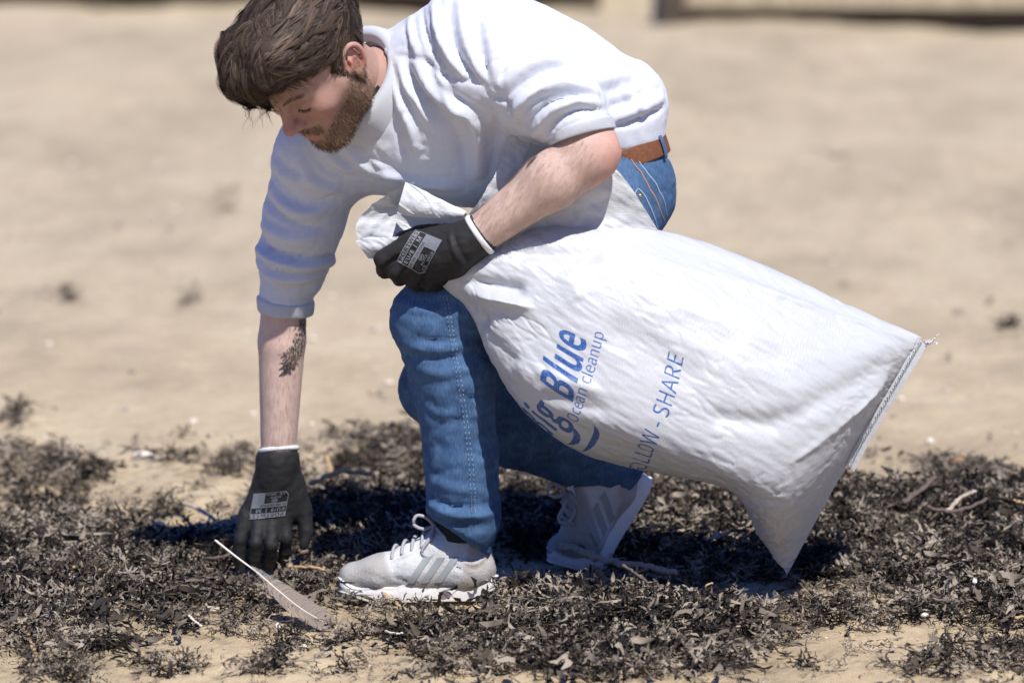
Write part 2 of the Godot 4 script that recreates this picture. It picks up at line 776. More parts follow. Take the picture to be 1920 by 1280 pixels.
	M.sole = wrapped(stuff(Color(0.80, 0.81, 0.81), 0.5), 6.0, ramp(grain, [[0.0, Color(0.80, 0.76, 0.70)], [0.45, Color(0.98, 0.98, 0.97)], [1.0, Color(1, 1, 1)]]), relief(grain, 2.0), 0.3)
	M.stripe = stuff(Color(0.31, 0.345, 0.35), 0.6)
	M.lace = stuff(Color(0.36, 0.37, 0.41), 0.85)
	# sack
	var weave := Image.create(512, 512, false, Image.FORMAT_RGB8)
	for y in 512:
		for x in 512:
			var over := ((x / 8) + (y / 8)) % 2 == 0
			var t := absf(sin(PI * x / 8.0)) if over else absf(sin(PI * y / 8.0))
			var r := 0.35 + 0.3 * t + (grain.get_pixel(x / 3, y * 2 % 512).r - 0.5) * 0.9
			weave.set_pixel(x, y, Color(r, r, r))
	M.sack = stuff(Color(0.555, 0.59, 0.625), 0.42, 0.5)
	M.sack.normal_enabled = true
	M.sack.normal_texture = relief(weave, 3.0)
	M.sack.normal_scale = 0.55
	wrapped(M.sack, 7.0, null, M.sack.normal_texture, 0.55)
	M.sack.backlight_enabled = true
	M.sack.backlight = Color(0.34, 0.34, 0.34)
	M.sack_print = stuff(Color(0.565, 0.60, 0.635), 0.36, 0.5)
	M.sack_print.detail_enabled = true
	M.sack_print.detail_uv_layer = BaseMaterial3D.DETAIL_UV_2
	M.sack_print.detail_blend_mode = BaseMaterial3D.BLEND_MODE_MIX
	M.sack_print.detail_albedo = sack_print(grit)
	M.sack_print.uv1_scale = Vector3(8, 8, 8)
	M.sack_print.normal_enabled = true
	M.sack_print.normal_texture = M.sack.normal_texture
	M.sack_print.normal_scale = 0.65
	M.sack_print.backlight_enabled = true
	M.sack_print.backlight = Color(0.46, 0.46, 0.46)
	M.clear_shred = stuff(Color(0.8, 0.82, 0.84), 0.3)
	# litter and growth
	M.weed = stuff(Color.WHITE, 0.85, 0.14)
	M.weed.vertex_color_use_as_albedo = true
	M.shell = stuff(Color(0.74, 0.71, 0.66), 0.6)
	var bark := Image.create(256, 256, false, Image.FORMAT_RGB8)
	for y in 256:
		for x in 256:
			var r := grain.get_pixel(x * 2 % 512, y / 3).r
			bark.set_pixel(x, y, Color(r, r, r))
	M.driftwood = wrapped(stuff(Color.WHITE, 0.85), 12.0, ramp(bark, [[0.0, Color(0.24, 0.19, 0.145)], [0.5, Color(0.46, 0.385, 0.30)], [1.0, Color(0.60, 0.52, 0.42)]]), relief(bark, 5.0), 0.7)
	M.reed = wrapped(stuff(Color.WHITE, 0.7), 12.0, ramp(bark, [[0.0, Color(0.28, 0.17, 0.07)], [0.5, Color(0.48, 0.33, 0.17)], [1.0, Color(0.62, 0.47, 0.28)]]), relief(bark, 4.0), 0.6)
	M.dark_twig = wrapped(stuff(Color.WHITE, 0.85), 12.0, ramp(bark, [[0.0, Color(0.05, 0.035, 0.03)], [0.5, Color(0.13, 0.095, 0.08)], [1.0, Color(0.22, 0.17, 0.14)]]), relief(bark, 4.0), 0.6)
	M.quill = stuff(Color(0.66, 0.63, 0.54), 0.4)
	M.vane = stuff(Color.WHITE, 0.75)
	M.vane.vertex_color_use_as_albedo = true
	M.vane.backlight_enabled = true
	M.vane.backlight = Color(0.3, 0.3, 0.3)
	M.clod = wrapped(stuff(Color.WHITE, 0.95, 0.2), 8.0, ramp(grain, [[0.0, Color(0.16, 0.11, 0.07)], [0.5, Color(0.36, 0.26, 0.17)], [1.0, Color(0.5, 0.39, 0.27)]]), relief(grain, 8.0), 1.0)
	M.brown_stone = wrapped(stuff(Color.WHITE, 0.8), 9.0, ramp(grain, [[0.0, Color(0.20, 0.11, 0.05)], [0.6, Color(0.40, 0.24, 0.12)], [1.0, Color(0.5, 0.34, 0.2)]]), relief(grain, 5.0), 0.8)
	# timber far behind
	M.pale_board = wrapped(stuff(Color.WHITE, 0.85), 1.2, ramp(bark, [[0.0, Color(0.28, 0.23, 0.15)], [0.5, Color(0.46, 0.39, 0.28)], [1.0, Color(0.58, 0.50, 0.36)]]), relief(bark, 4.0), 0.6)
	M.dark_board = wrapped(stuff(Color.WHITE, 0.9), 1.2, ramp(bark, [[0.0, Color(0.045, 0.035, 0.026)], [0.5, Color(0.085, 0.067, 0.048)], [1.0, Color(0.14, 0.11, 0.08)]]), relief(bark, 4.0), 0.6)


func glyphs(text: String, heavy: bool, slant := 0.0) -> PackedVector2Array:
	# triangles of the text, one unit high capitals, left end at x = 0
	var tm := TextMesh.new()
	var face := SystemFont.new()
	face.font_names = PackedStringArray(["Droid Sans"])
	face.font_weight = 700 if heavy else 400
	tm.font = face
	tm.text = text
	tm.font_size = 48
	tm.pixel_size = 0.01
	tm.depth = 0.0
	tm.curve_step = 1.0
	tm.horizontal_alignment = HORIZONTAL_ALIGNMENT_LEFT
	var arr := tm.surface_get_arrays(0)
	var v: PackedVector3Array = arr[Mesh.ARRAY_VERTEX]
	var idx: PackedInt32Array = arr[Mesh.ARRAY_INDEX] if arr[Mesh.ARRAY_INDEX] != null else PackedInt32Array(range(v.size()))
	var lo := Vector2(1e9, 1e9)
	for p in v:
		lo = lo.min(Vector2(p.x, p.y))
	var cap := 0.343  # height of a capital of this size
	var base := text_base(text, v)
	var out := PackedVector2Array()
	for i in idx:
		var q := Vector2(v[i].x - lo.x, v[i].y - base) / cap
		out.append(q + Vector2(q.y * slant, 0))
	return out


func text_base(text: String, v: PackedVector3Array) -> float:
	# the line that the letters stand on
	var low := 1e9
	for p in v:
		low = minf(low, p.y)
	for ch: String in ["g", "p", "y", "q", "j"]:
		if text.contains(ch):
			return low + 0.105
	return low


func fill_triangles(im: Image, tri: PackedVector2Array, c: Color) -> void:
	# triangles in pixels, edges softened with four samples a pixel
	var w := im.get_width()
	var h := im.get_height()
	var cover := {}
	for t in range(0, tri.size(), 3):
		var p := tri[t]
		var q := tri[t + 1]
		var r := tri[t + 2]
		var area := (q - p).cross(r - p)
		if absf(area) < 1e-6:
			continue
		var x0 := maxi(int(minf(p.x, minf(q.x, r.x))), 0)
		var x1 := mini(int(maxf(p.x, maxf(q.x, r.x))), w - 1)
		var y0 := maxi(int(minf(p.y, minf(q.y, r.y))), 0)
		var y1 := mini(int(maxf(p.y, maxf(q.y, r.y))), h - 1)
		for y in range(y0, y1 + 1):
			for x in range(x0, x1 + 1):
				for s: Vector2 in [Vector2(0.25, 0.25), Vector2(0.75, 0.3), Vector2(0.3, 0.75), Vector2(0.7, 0.7)]:
					var o := Vector2(x, y) + s
					var a := (q - p).cross(o - p) / area
					var b := (r - q).cross(o - q) / area
					var d := (p - r).cross(o - r) / area
					if a >= 0.0 and b >= 0.0 and d >= 0.0:
						cover[y * w + x] = minf(float(cover.get(y * w + x, 0.0)) + 0.25, 1.0)
	for key: int in cover:
		var x := key % w
		var y := key / w
		im.set_pixel(x, y, im.get_pixel(x, y).lerp(c, float(cover[key])))


func write(im: Image, text: String, heavy: bool, at: Vector2, right: Vector2, up: Vector2, c: Color, slant := 0.0, squeeze := 1.0) -> void:
	# right and up: the pixels of one capital height along and across the line
	var tri := glyphs(text, heavy, slant)
	for i in tri.size():
		tri[i] = at + right * tri[i].x * squeeze + up * tri[i].y
	fill_triangles(im, tri, c)


func quad(im: Image, p: Vector2, q: Vector2, r: Vector2, s: Vector2, c: Color) -> void:
	fill_triangles(im, PackedVector2Array([p, q, r, p, r, s]), c)


func glove_print() -> ImageTexture:
	var im := Image.create(256, 256, false, Image.FORMAT_RGBA8)
	im.fill(Color(0.4, 0.42, 0.45, 0.0))
	var pale := Color(0.46, 0.48, 0.51, 1.0)
	var dark := Color(0.14, 0.14, 0.15, 1.0)
	var rect := func(x0: float, y0: float, x1: float, y1: float, c: Color): quad(im, Vector2(x0, y0), Vector2(x1, y0), Vector2(x1, y1), Vector2(x0, y1), c)
	rect.call(8, 8, 248, 52, pale)
	write(im, "PORTWEST", true, Vector2(22, 46), Vector2(31, 0), Vector2(0, -32), dark, 0.0, 1.08)
	rect.call(8, 52, 12, 104, pale)
	rect.call(244, 52, 248, 104, pale)
	write(im, "EU/8", true, Vector2(22, 95), Vector2(30, 0), Vector2(0, -32), pale)
	rect.call(138, 58, 144, 98, pale)
	write(im, "M", true, Vector2(176, 95), Vector2(34, 0), Vector2(0, -34), pale)
	rect.call(8, 104, 248, 144, pale)
	write(im, "EN 388 ISO 21420", true, Vector2(14, 134), Vector2(17, 0), Vector2(0, -20), dark, 0.0, 0.9)
	rect.call(164, 144, 248, 244, pale)
	for i in 7:
		rect.call(172 + 0.0, 152 + i * 12.0, 240 - (i * 37) % 40, 155 + i * 12.0, Color(0.36, 0.38, 0.41, 1))
	rect.call(8, 144, 12, 214, pale)
	quad(im, Vector2(8, 210), Vector2(14, 210), Vector2(38, 244), Vector2(30, 246), pale)
	rect.call(32, 240, 170, 245, pale)
	write(im, "CE", true, Vector2(34, 236), Vector2(22, 0), Vector2(0, -22), pale)
	write(im, "UKCA", true, Vector2(92, 234), Vector2(18, 0), Vector2(0, -18), pale)
	write(im, "4131X", true, Vector2(54, 206), Vector2(18, 0), Vector2(0, -18), pale)
	for i in 24:
		var a := TAU * i / 24.0
		var b := TAU * (i + 1) / 24.0
		quad(im, Vector2(96, 166) + Vector2(cos(a), sin(a)) * 20, Vector2(96, 166) + Vector2(cos(b), sin(b)) * 20, Vector2(96, 166) + Vector2(cos(b), sin(b)) * 15, Vector2(96, 166) + Vector2(cos(a), sin(a)) * 15, pale)
	rect.call(86, 160, 106, 172, pale)
	return ImageTexture.create_from_image(im)


# ---------------------------------------------------------------- the beach
# heaps of seaweed: [middle, reach across, reach along, height, how dense]
var heaps := [
	[Vector3(0.1334, 0, 0.17), 210.0, 190.0, 52.0, 1.0], [Vector3(-0.0656, 0, 0.2685), 150.0, 150.0, 20.0, 0.75], [Vector3(0.2894, 0, 0.2197), 150.0, 190.0, 40.0, 0.95], [Vector3(0.0255, 0, 0.051), 110.0, 120.0, 34.0, 0.9],
	[Vector3(-0.7002, 0, -0.0548), 300.0, 330.0, 26.0, 0.95], [Vector3(-0.513, 0, -0.2016), 240.0, 330.0, 24.0, 0.9], [Vector3(-0.8199, 0, -0.395), 300.0, 330.0, 30.0, 0.9], [Vector3(-0.3478, 0, -0.0909), 170.0, 260.0, 28.0, 0.85], [Vector3(-0.5267, 0, 0.1533), 300.0, 120.0, 8.0, 0.5],
	[Vector3(-0.2412, 0, -0.5167), 240.0, 420.0, 40.0, 1.0], [Vector3(-0.3803, 0, -0.6861), 160.0, 330.0, 30.0, 0.8], [Vector3(-0.1679, 0, -0.9565), 170.0, 420.0, 50.0, 0.85], [Vector3(-0.2858, 0, -1.1985), 120.0, 300.0, 40.0, 0.6],
	[Vector3(0, 0, -0.6861), 260.0, 420.0, 40.0, 1.0], [Vector3(0.2597, 0, -0.5167), 260.0, 330.0, 60.0, 1.0], [Vector3(0.432, 0, -0.4553), 260.0, 320.0, 66.0, 1.0], [Vector3(0.6289, 0, -0.4961), 230.0, 310.0, 70.0, 1.0], [Vector3(0.7977, 0, -0.5167), 260.0, 320.0, 66.0, 1.0], [Vector3(0.924, 0, -0.5583), 200.0, 400.0, 62.0, 1.0],
	[Vector3(0.537, 0, -0.2776), 200.0, 260.0, 34.0, 0.95], [Vector3(0.6899, 0, -0.2016), 240.0, 260.0, 30.0, 0.95], [Vector3(0.7953, 0, -0.0548), 170.0, 260.0, 26.0, 0.95], [Vector3(0.5748, 0, 0.0855), 210.0, 110.0, 12.0, 0.75],
	[Vector3(-0.8467, 0, -0.9332), 150.0, 190.0, 26.0, 0.85], [Vector3(-0.9096, 0, -1.1242), 110.0, 140.0, 14.0, 0.7], [Vector3(-0.5685, 0, -1.0275), 130.0, 190.0, 20.0, 0.6], [Vector3(-0.9857, 0, -1.4842), 70.0, 110.0, 20.0, 0.6], [Vector3(-0.6622, 0, -1.2999), 70.0, 80.0, 14.0, 0.35],
	[Vector3(-0.7086, 0, -0.6429), 250.0, 260.0, 20.0, 0.6], [Vector3(0.7547, 0, 0.3324), 150.0, 90.0, 16.0, 0.75], [Vector3(0.5989, 0, 0.3482), 220.0, 70.0, 7.0, 0.4], [Vector3(0.8244, 0, -0.91), 120.0, 180.0, 30.0, 0.6], [Vector3(1.1206, 0, -2.5446), 26.0, 110.0, 12.0, 0.7],
	[Vector3(-0.8062, 0, -4.6515), 50.0, 300.0, 12.0, 0.78], [Vector3(-1.0516, 0, -2.9989), 26.0, 110.0, 8.0, 0.75], [Vector3(-0.7665, 0, -2.9225), 30.0, 110.0, 8.0, 0.7], [Vector3(-0.6151, 0, 0.3482), 330.0, 90.0, 6.0, 0.3], [Vector3(-0.2737, 0, 0.3794), 300.0, 60.0, 6.0, 0.35], [Vector3(-0.2186, 0, 0.1196), 130.0, 90.0, 12.0, 0.8],
	[Vector3(-0.2321, 0, -0.0192), 60.0, 40.0, 16.0, 0.8], [Vector3(0.0911, 0, -0.395), 130.0, 160.0, 22.0, 0.95], [Vector3(0.3282, 0, -0.2205), 170.0, 130.0, 18.0, 0.95], [Vector3(0.2327, 0, -0.2776), 130.0, 130.0, 20.0, 0.95], [Vector3(0.4322, 0, -0.1829), 120.0, 90.0, 16.0, 0.9], [Vector3(-0.0516, 0, -0.0263), 60.0, 50.0, 22.0, 0.8], [Vector3(0.1523, 0, 0.4042), 270.0, 110.0, 30.0, 0.95], [Vector3(-0.528, 0, 0.4165), 340.0, 60.0, 7.0, 0.5], [Vector3(-0.0636, 0, 0.4562), 150.0, 60.0, 8.0, 0.6], [Vector3(0.7098, 0, 0.4349), 200.0, 60.0, 10.0, 0.62], [Vector3(-0.2621, 0, 0.2782), 200.0, 60.0, 8.0, 0.52], [Vector3(-0.7117, 0, 0.2846), 220.0, 80.0, 12.0, 0.65],
]


var hollow := Vector3(-0.4116, 0, -0.1643)
var feather_place := Vector3(-0.3297, 0, 0.0855)


func growth(x: float, z: float) -> Vector2:
	# (how dense the seaweed lies, how high its heap is)
	var d := 0.0
	var high := 0.0
	for e: Array in heaps:
		var c: Vector3 = e[0]
		var q := Vector2((x - c.x) / (float(e[1]) * U), (z - c.z) / (float(e[2]) * U)).length_squared()
		if q > 5.0:
			continue
		var g := exp(-q * 1.1)
		d = maxf(d, float(e[4]) * minf(g * 1.7, 1.0))
		high = maxf(high, float(e[3]) * U * g)
	if d > 0.0:
		# a hollow where the hand reaches in, bare sand round the near shoe
		var hand := exp(-(pow((x - hollow.x) / 0.085, 2) + pow((z - hollow.z) / 0.11, 2)))
		hand = maxf(hand, 0.9 * exp(-(pow((x - feather_place.x) / 0.06, 2) + pow((z - feather_place.z) / 0.05, 2))))
		d *= 1.0 - 0.7 * hand
		high *= 1.0 - 0.85 * hand
	return Vector2(d, high)


func ground_height(x: float, z: float) -> float:
	var y := broad.get_noise_2d(x * 2.0, z * 2.0) * 0.010 + broad.get_noise_2d(x * 9.0 + 40.0, z * 9.0) * 0.006
	if absf(x) < 4.0 and z > -7.5 and z < 2.5:
		y += fine.get_noise_2d(x * 42.0, z * 42.0) * 0.0022
		var g := growth(x, z)
		y += g.y * 0.75 + g.x * maxf(broad.get_noise_2d(x * 11.0 + 3.0, z * 11.0), -0.2) * 0.024
	if z < -3.0:
		y += broad.get_noise_2d(x * 0.5 + 9.0, z * 0.35) * 0.07 * minf((-3.0 - z) / 4.0, 1.0)
	# level under the shoes
	return y


func build_beach() -> void:
	var xs := PackedFloat32Array()
	var zs := PackedFloat32Array()
	var x := -1.5
	while x < 1.5:
		xs.append(x)
		x += 0.011
	var s := 0.02
	var left := PackedFloat32Array()
	x = -1.5
	while x > -160.0:
		x -= s
		s *= 1.14
		left.append(x)
	left.reverse()
	var all_x := left.duplicate()
	all_x.append_array(xs)
	s = 0.02
	x = 1.5
	while x < 160.0:
		all_x.append(x)
		x += s
		s *= 1.14
	var z := 1.2
	s = 0.011
	while z > -260.0:
		zs.append(z)
		if z < -2.2:
			s *= 1.025
		z -= s
	var front := PackedFloat32Array()
	z = 1.2
	s = 0.03
	while z < 40.0:
		z += s
		s *= 1.2
		front.append(z)
	front.reverse()
	front.append_array(zs)
	var nx := all_x.size()
	var nz := front.size()
	var v := PackedVector3Array()
	var col := PackedColorArray()
	for j in nz:
		for i in nx:
			var px := all_x[i]
			var pz := front[j]
			v.append(Vector3(px, ground_height(px, pz), pz))
			var tone := 0.93 + 0.22 * broad.get_noise_2d(px * 1.2 + 5.0, pz * 0.6) + 0.16 * broad.get_noise_2d(px * 5.0, pz * 2.2 + 70.0)
			var warm := smoothstep(-4.0, 0.5, pz)
			var damp := Color(tone, tone * lerpf(0.99, 0.95, warm), tone * lerpf(0.985, 0.88, warm))
			if px > -3 and px < 3 and pz > -7.5 and pz < 2:
				# crumbs of dark dried weed between the sand grains where seaweed lies
				damp = damp.lerp(Color(0.16, 0.14, 0.125), clampf(growth(px, pz).x * 0.7 - 0.22 + 0.6 * fine.get_noise_2d(px * 30, pz * 30), 0.0, 0.7))
			col.append(damp)
	var n := grid_normals(v, nx - 1, nz - 1, false)
	for i in n.size():
		if n[i].y < 0:
			n[i] = -n[i]
	var idx := PackedInt32Array()
	for j in nz - 1:
		for i in nx - 1:
			var a := j * nx + i
			idx.append_array(PackedInt32Array([a, a + nx, a + nx + 1, a, a + nx + 1, a + 1]))
	var arr := []
	arr.resize(Mesh.ARRAY_MAX)
	arr[Mesh.ARRAY_VERTEX] = v
	arr[Mesh.ARRAY_NORMAL] = n
	arr[Mesh.ARRAY_COLOR] = col
	arr[Mesh.ARRAY_INDEX] = idx
	var mesh := ArrayMesh.new()
	mesh.add_surface_from_arrays(Mesh.PRIMITIVE_TRIANGLES, arr)
	structure(part("sand_beach", mesh, M.sand))


func build_boardwalk() -> void:
	# two low timber platforms on the sand, far behind
	var spec := [
		[Vector3(0.6644, 0, -9.823), 6.0, "pale low timber platform with a dark gap under its edge, right of the person", -0.035],
		[Vector3(0.3337, 0, -10.6794), -3.2, "dark-edged low timber platform left of the gap, only its end in view", -0.015],
	]
	for e: Array in spec:
		var at: Vector3 = e[0]
		var long: float = e[1]
		at.y = ground_height(at.x, at.z) - 0.01
		var t := thing("timber_platform", e[2], "platform", at, "low timber platforms on the sand")
		var turn := Basis(Vector3.UP, float(e[3]))
		var mid := at + turn * Vector3(long / 2, 0, 0)
		var st := tool_()
		st.set_smooth_group(-1)
		box(st, mid + turn * Vector3(0, 0.045, -0.06), Vector3(absf(long), 0.09, 0.06), turn, 0.004)
		part("bearer", done(st), M.dark_board, t)
		for k in 2:
			st = tool_()
			st.set_smooth_group(-1)
			box(st, mid + turn * Vector3(0, 0.145 + k * 0.125, 0.0 - k * 0.02), Vector3(absf(long) - 0.02, 0.12, 0.045), turn, 0.006)
			part("edge_board", done(st), M.pale_board, t)
		for k in 4:
			st = tool_()
			st.set_smooth_group(-1)
			var wide := 0.10 if k == 0 else 0.07
			box(st, at + turn * Vector3(long * (k / 3.0) + 0.0, 0.16, 0.035), Vector3(wide, 0.34, 0.05), turn, 0.008)
			part("post", done(st), M.dark_board, t)
		for k in 9:
			st = tool_()
			st.set_smooth_group(-1)
			box(st, mid + turn * Vector3(0, 0.345, -0.08 - k * 0.15), Vector3(absf(long), 0.03, 0.14), turn, 0.005)
			part("plank", done(st), M.pale_board, t)


# ---------------------------------------------------------------- seaweed
func frond(st: SurfaceTool, p: Vector3, dir: Vector3, wide: float, long: float, depth: int, r: RandomNumberGenerator, tone: Color) -> void:
	var side := dir.cross(Vector3(r.randf_range(-1, 1), r.randf_range(-1, 1), r.randf_range(-1, 1))).normalized()
	var n := 3
	var a := p - side * wide * 0.5
	var b := p + side * wide * 0.5
	var at := p
	for i in n:
		dir = (dir + Vector3(r.randf_range(-1, 1), r.randf_range(-1, 0.8), r.randf_range(-1, 1)) * 0.72).normalized()
		side = (side + dir.cross(side) * r.randf_range(-0.9, 0.9)).normalized()
		at += dir * long / n
		var w := wide * (1.15 - 0.25 * i) * r.randf_range(0.7, 1.35)
		if depth == 0 and i == n - 1:
			w *= 0.25
		var c := at + side * w * 0.5
		var d := at - side * w * 0.5
		var rim := dir.cross(side) * w * 0.25
		var t2 := tone * r.randf_range(0.7, 1.3)
		t2.a = 1.0
		st.set_color(t2)
		for q: Vector3 in [a, b, c, a, c, d]:
			st.add_vertex(q + (rim if q == c else Vector3.ZERO))
		a = d
		b = c + rim
	if depth > 0:
		var forks := 2 if r.randf() < 0.75 else 3
		for k in forks:
			frond(st, at, (dir + Vector3(r.randf_range(-1, 1), r.randf_range(-0.7, 0.9), r.randf_range(-1, 1)) * 0.85).normalized(), wide * 0.8, long * r.randf_range(0.5, 0.85), depth - 1, r, tone)


func build_seaweed() -> void:
	var r := RandomNumberGenerator.new()
	r.seed = 21
	var kinds := 10
	var meshes: Array[ArrayMesh] = []
	for k in kinds:
		var st := SurfaceTool.new()
		st.begin(Mesh.PRIMITIVE_TRIANGLES)
		for s in 7:
			var an := r.randf() * TAU
			var el := r.randf_range(-0.1, 1.1)
			frond(st, Vector3(r.randf_range(-0.3, 0.3), r.randf_range(-0.1, 0.2), r.randf_range(-0.3, 0.3)), Vector3(cos(an) * cos(el), sin(el), sin(an) * cos(el)), r.randf_range(0.06, 0.15), r.randf_range(0.35, 0.75), 2 if s < 4 else 1, r, Color(1, 1, 1))
		st.generate_normals()
		meshes.append(st.commit())
	for k in 6:
		# long wiry strings with side twigs, and flat torn blades
		var st := SurfaceTool.new()
		st.begin(Mesh.PRIMITIVE_TRIANGLES)
		for s in 3:
			var an := r.randf() * TAU
			var p := Vector3(r.randf_range(-0.4, 0.4), 0.05, r.randf_range(-0.4, 0.4))
			var d := Vector3(cos(an), r.randf_range(-0.1, 0.5), sin(an))
			for j in 4:
				frond(st, p, d.normalized(), 0.09 if k < 4 else 0.17, 0.62, 1 if k < 4 and j % 2 == 1 else 0, r, Color(1, 1, 1))
				p += d.normalized() * 0.5
				d += Vector3(r.randf_range(-0.8, 0.8), r.randf_range(-0.5, 0.3), r.randf_range(-0.8, 0.8))
		st.generate_normals()
		meshes.append(st.commit())
	var places: Array = []
	for k in kinds + 6:
		places.append([])
	var tones := [Color(0.022, 0.020, 0.019), Color(0.062, 0.052, 0.042), Color(0.195, 0.168, 0.134), Color(0.34, 0.295, 0.235), Color(0.110, 0.095, 0.077), Color(0.038, 0.034, 0.034)]
	var tried := 0
	while tried < 54000:
		tried += 1
		var z := r.randf_range(-3.2, 0.85) if r.randf() < 0.94 else r.randf_range(-7.0, -3.2)
		var half := (6.0 - z) * 0.172
		var x := r.randf_range(-half, half)
		var g := growth(x, z)
		var patchy := clampf(g.x * 1.45 - 0.60 + 1.10 * broad.get_noise_2d(x * 7.0, z * 7.0) + 0.45 * broad.get_noise_2d(x * 23.0, z * 23.0 + 8.0), 0.0, 1.0)
		patchy = clampf(patchy - 0.22 * smoothstep(-0.2, -0.6, z) * smoothstep(0.0, -0.4, x), 0.0, 1.0)
		var loose := r.randf() < 0.03 + 0.05 * smoothstep(-0.1, 0.5, z) and patchy < 0.2 and z > -1.3
		if r.randf() > patchy and not loose:
			continue
		# kept clear where the shoes stand
		if Vector2((x + 0.145) / 0.15, (z - 0.0) / 0.055).length() < 1.0:
			continue
		var y := ground_height(x, z) + r.randf_range(-0.002, 0.012) + g.y * 0.4 * r.randf()
		var size := r.randf_range(0.014, 0.040) * (0.7 + 0.5 * g.x) * (r.randf_range(0.3, 0.7) if loose else 1.0)
		var b := Basis(Vector3(r.randf_range(-1, 1), r.randf_range(-1, 1), r.randf_range(-1, 1)).normalized(), r.randf_range(0, 0.8)) * Basis(Vector3.UP, r.randf() * TAU)
		var dusty := clampf(0.56 + 0.85 * broad.get_noise_2d(x * 9.0 + 90.0, z * 9.0) + r.randf_range(-0.5, 0.5), 0.0, 0.999)
		var c: Color = tones[[0, 5, 1, 4, 2, 3][int(dusty * 6.0)]]
		var pick := r.randi() % kinds
		if r.randf() < 0.16:
			pick = kinds + r.randi() % 6
			b = Basis(Vector3.UP, r.randf() * TAU)
			size *= 1.35
			y += 0.004
		(places[pick] as Array).append([Transform3D(b.scaled(Vector3(size, size * 0.8, size)), Vector3(x, y, z)), c])
	var t := thing("seaweed", "dark dried seaweed strewn in heaps over the sand round the shoes", "seaweed")
	t.set_meta("kind", "stuff")
	for k in kinds + 6:
		spread("seaweed_frond", meshes[k], places[k], M.weed, t)
	# short chips of straw and reed caught in it
	var chaff := tool_()
	tube(chaff, PackedVector3Array([Vector3(-0.5, 0, 0), Vector3(0, 0.03, 0.02), Vector3(0.5, 0, 0)]), func(t): return 0.035, 5)
	var chaff_mesh := done(chaff)
	var chips: Array = []
	for i in 420:
		var z := r.randf_range(-2.6, 0.8)
		var half := (6.0 - z) * 0.142
		var x := r.randf_range(-half, half)
		if growth(x, z).x < 0.15:
			continue
		var long := r.randf_range(0.008, 0.034)
		var b := Basis(Vector3.UP, r.randf() * TAU) * Basis(Vector3(0, 0, 1), r.randf_range(-0.5, 0.5))
		var t1 := r.randf_range(0.5, 1.2)
		chips.append([Transform3D(b.scaled(Vector3(long, maxf(long * 0.6, 0.012), maxf(long * 0.6, 0.012))), Vector3(x, ground_height(x, z) + 0.013 + growth(x, z).y * 0.3, z)), Color(0.42 * t1, 0.33 * t1, 0.21 * t1)])
	var straw := thing("straw_chips", "short chips of straw and reed caught in the seaweed", "straw")
	straw.set_meta("kind", "stuff")
	spread("straw_chip", chaff_mesh, chips, M.weed, straw)
	# pale crumbs of shell on the sand
	var chip := SurfaceTool.new()
	chip.begin(Mesh.PRIMITIVE_TRIANGLES)
	blob(chip, Vector3.ZERO, Vector3(1, 0.5, 0.8), 5, 0.35, 5)
	chip.generate_normals()
	var crumbs := chip.commit()
	var spots: Array = []
	for i in 3800:
		var z := r.randf_range(-5.5, 0.8)
		var half := (6.0 - z) * 0.142
		var x := r.randf_range(-half, half)
		if r.randf() < growth(x, z).x * 0.8:
			continue
		var size := r.randf_range(0.0011, 0.0030) * (1.0 if r.randf() < 0.90 else r.randf_range(2.0, 4.5))
		var shade := r.randf_range(0.25, 1.0)
		spots.append([Transform3D(Basis(Vector3.UP, r.randf() * TAU).scaled(Vector3(size, size, size)), Vector3(x, ground_height(x, z) + size * 0.3, z)), Color(shade, shade * 0.95, shade * 0.86)])
	var grit := thing("shell_grit", "pale shell crumbs and small stones scattered over the bare sand", "shell grit")
	grit.set_meta("kind", "stuff")
	var mat: StandardMaterial3D = M.shell.duplicate()
	mat.vertex_color_use_as_albedo = true
	spread("shell_crumb", crumbs, spots, mat, grit)


func spread(called: String, mesh: Mesh, places: Array, m: Material, parent: Node3D) -> void:
	var mm := MultiMesh.new()
	mm.transform_format = MultiMesh.TRANSFORM_3D
	mm.use_colors = true
	mm.mesh = mesh
	mm.instance_count = places.size()
	for i in places.size():
		mm.set_instance_transform(i, places[i][0])
		mm.set_instance_color(i, places[i][1])
	var o := MultiMeshInstance3D.new()
	o.name = called
	o.multimesh = mm
	o.material_override = m
	o.set_meta("kind", "stuff")
	parent.add_child(o, true)


func blob(st: SurfaceTool, c: Vector3, s: Vector3, sd: int, rough: float, rings := 8) -> void:
	# an uneven lump
	var cols := rings + 3
	var f := func(i: int, j: int) -> Vector3:
		var th := PI * i / rings
		var ph := TAU * (j % cols) / cols
		var d := Vector3(sin(th) * cos(ph), cos(th), sin(th) * sin(ph))
		return c + d * s * (1.0 + rough * fine.get_noise_3dv(d * 1.3 + Vector3.ONE * sd * 3.7))
	for i in rings:
		for j in cols:
			var q := [f.call(i, j), f.call(i, j + 1), f.call(i + 1, j + 1), f.call(i + 1, j)]
			for k: int in [0, 1, 2, 0, 2, 3]:
				st.add_vertex(q[k])


# ---------------------------------------------------------------- the person
func lim(f: Field, p: Vector3, q: Vector3, r0: float, r1: float, soft := 24.0, carve := false) -> void:
	f.limb(p, q, r0 * U, r1 * U, soft * U, carve)


var head_at := Vector3(-0.3074, 0.8804, 0.0667)
var head_axes := Basis(Vector3(0.7311, 0.0401, 0.681), Vector3(-0.5335, 0.6558, 0.5342), Vector3(-0.4253, -0.7538, 0.5009))
const HEAD := 0.97


func hp(x: float, y: float, z: float) -> Vector3:
	return head_at + head_axes * (Vector3(x, y, z) * HEAD)


func in_head(p: Vector3) -> Vector3:
	return head_axes.transposed() * (p - head_at) / HEAD


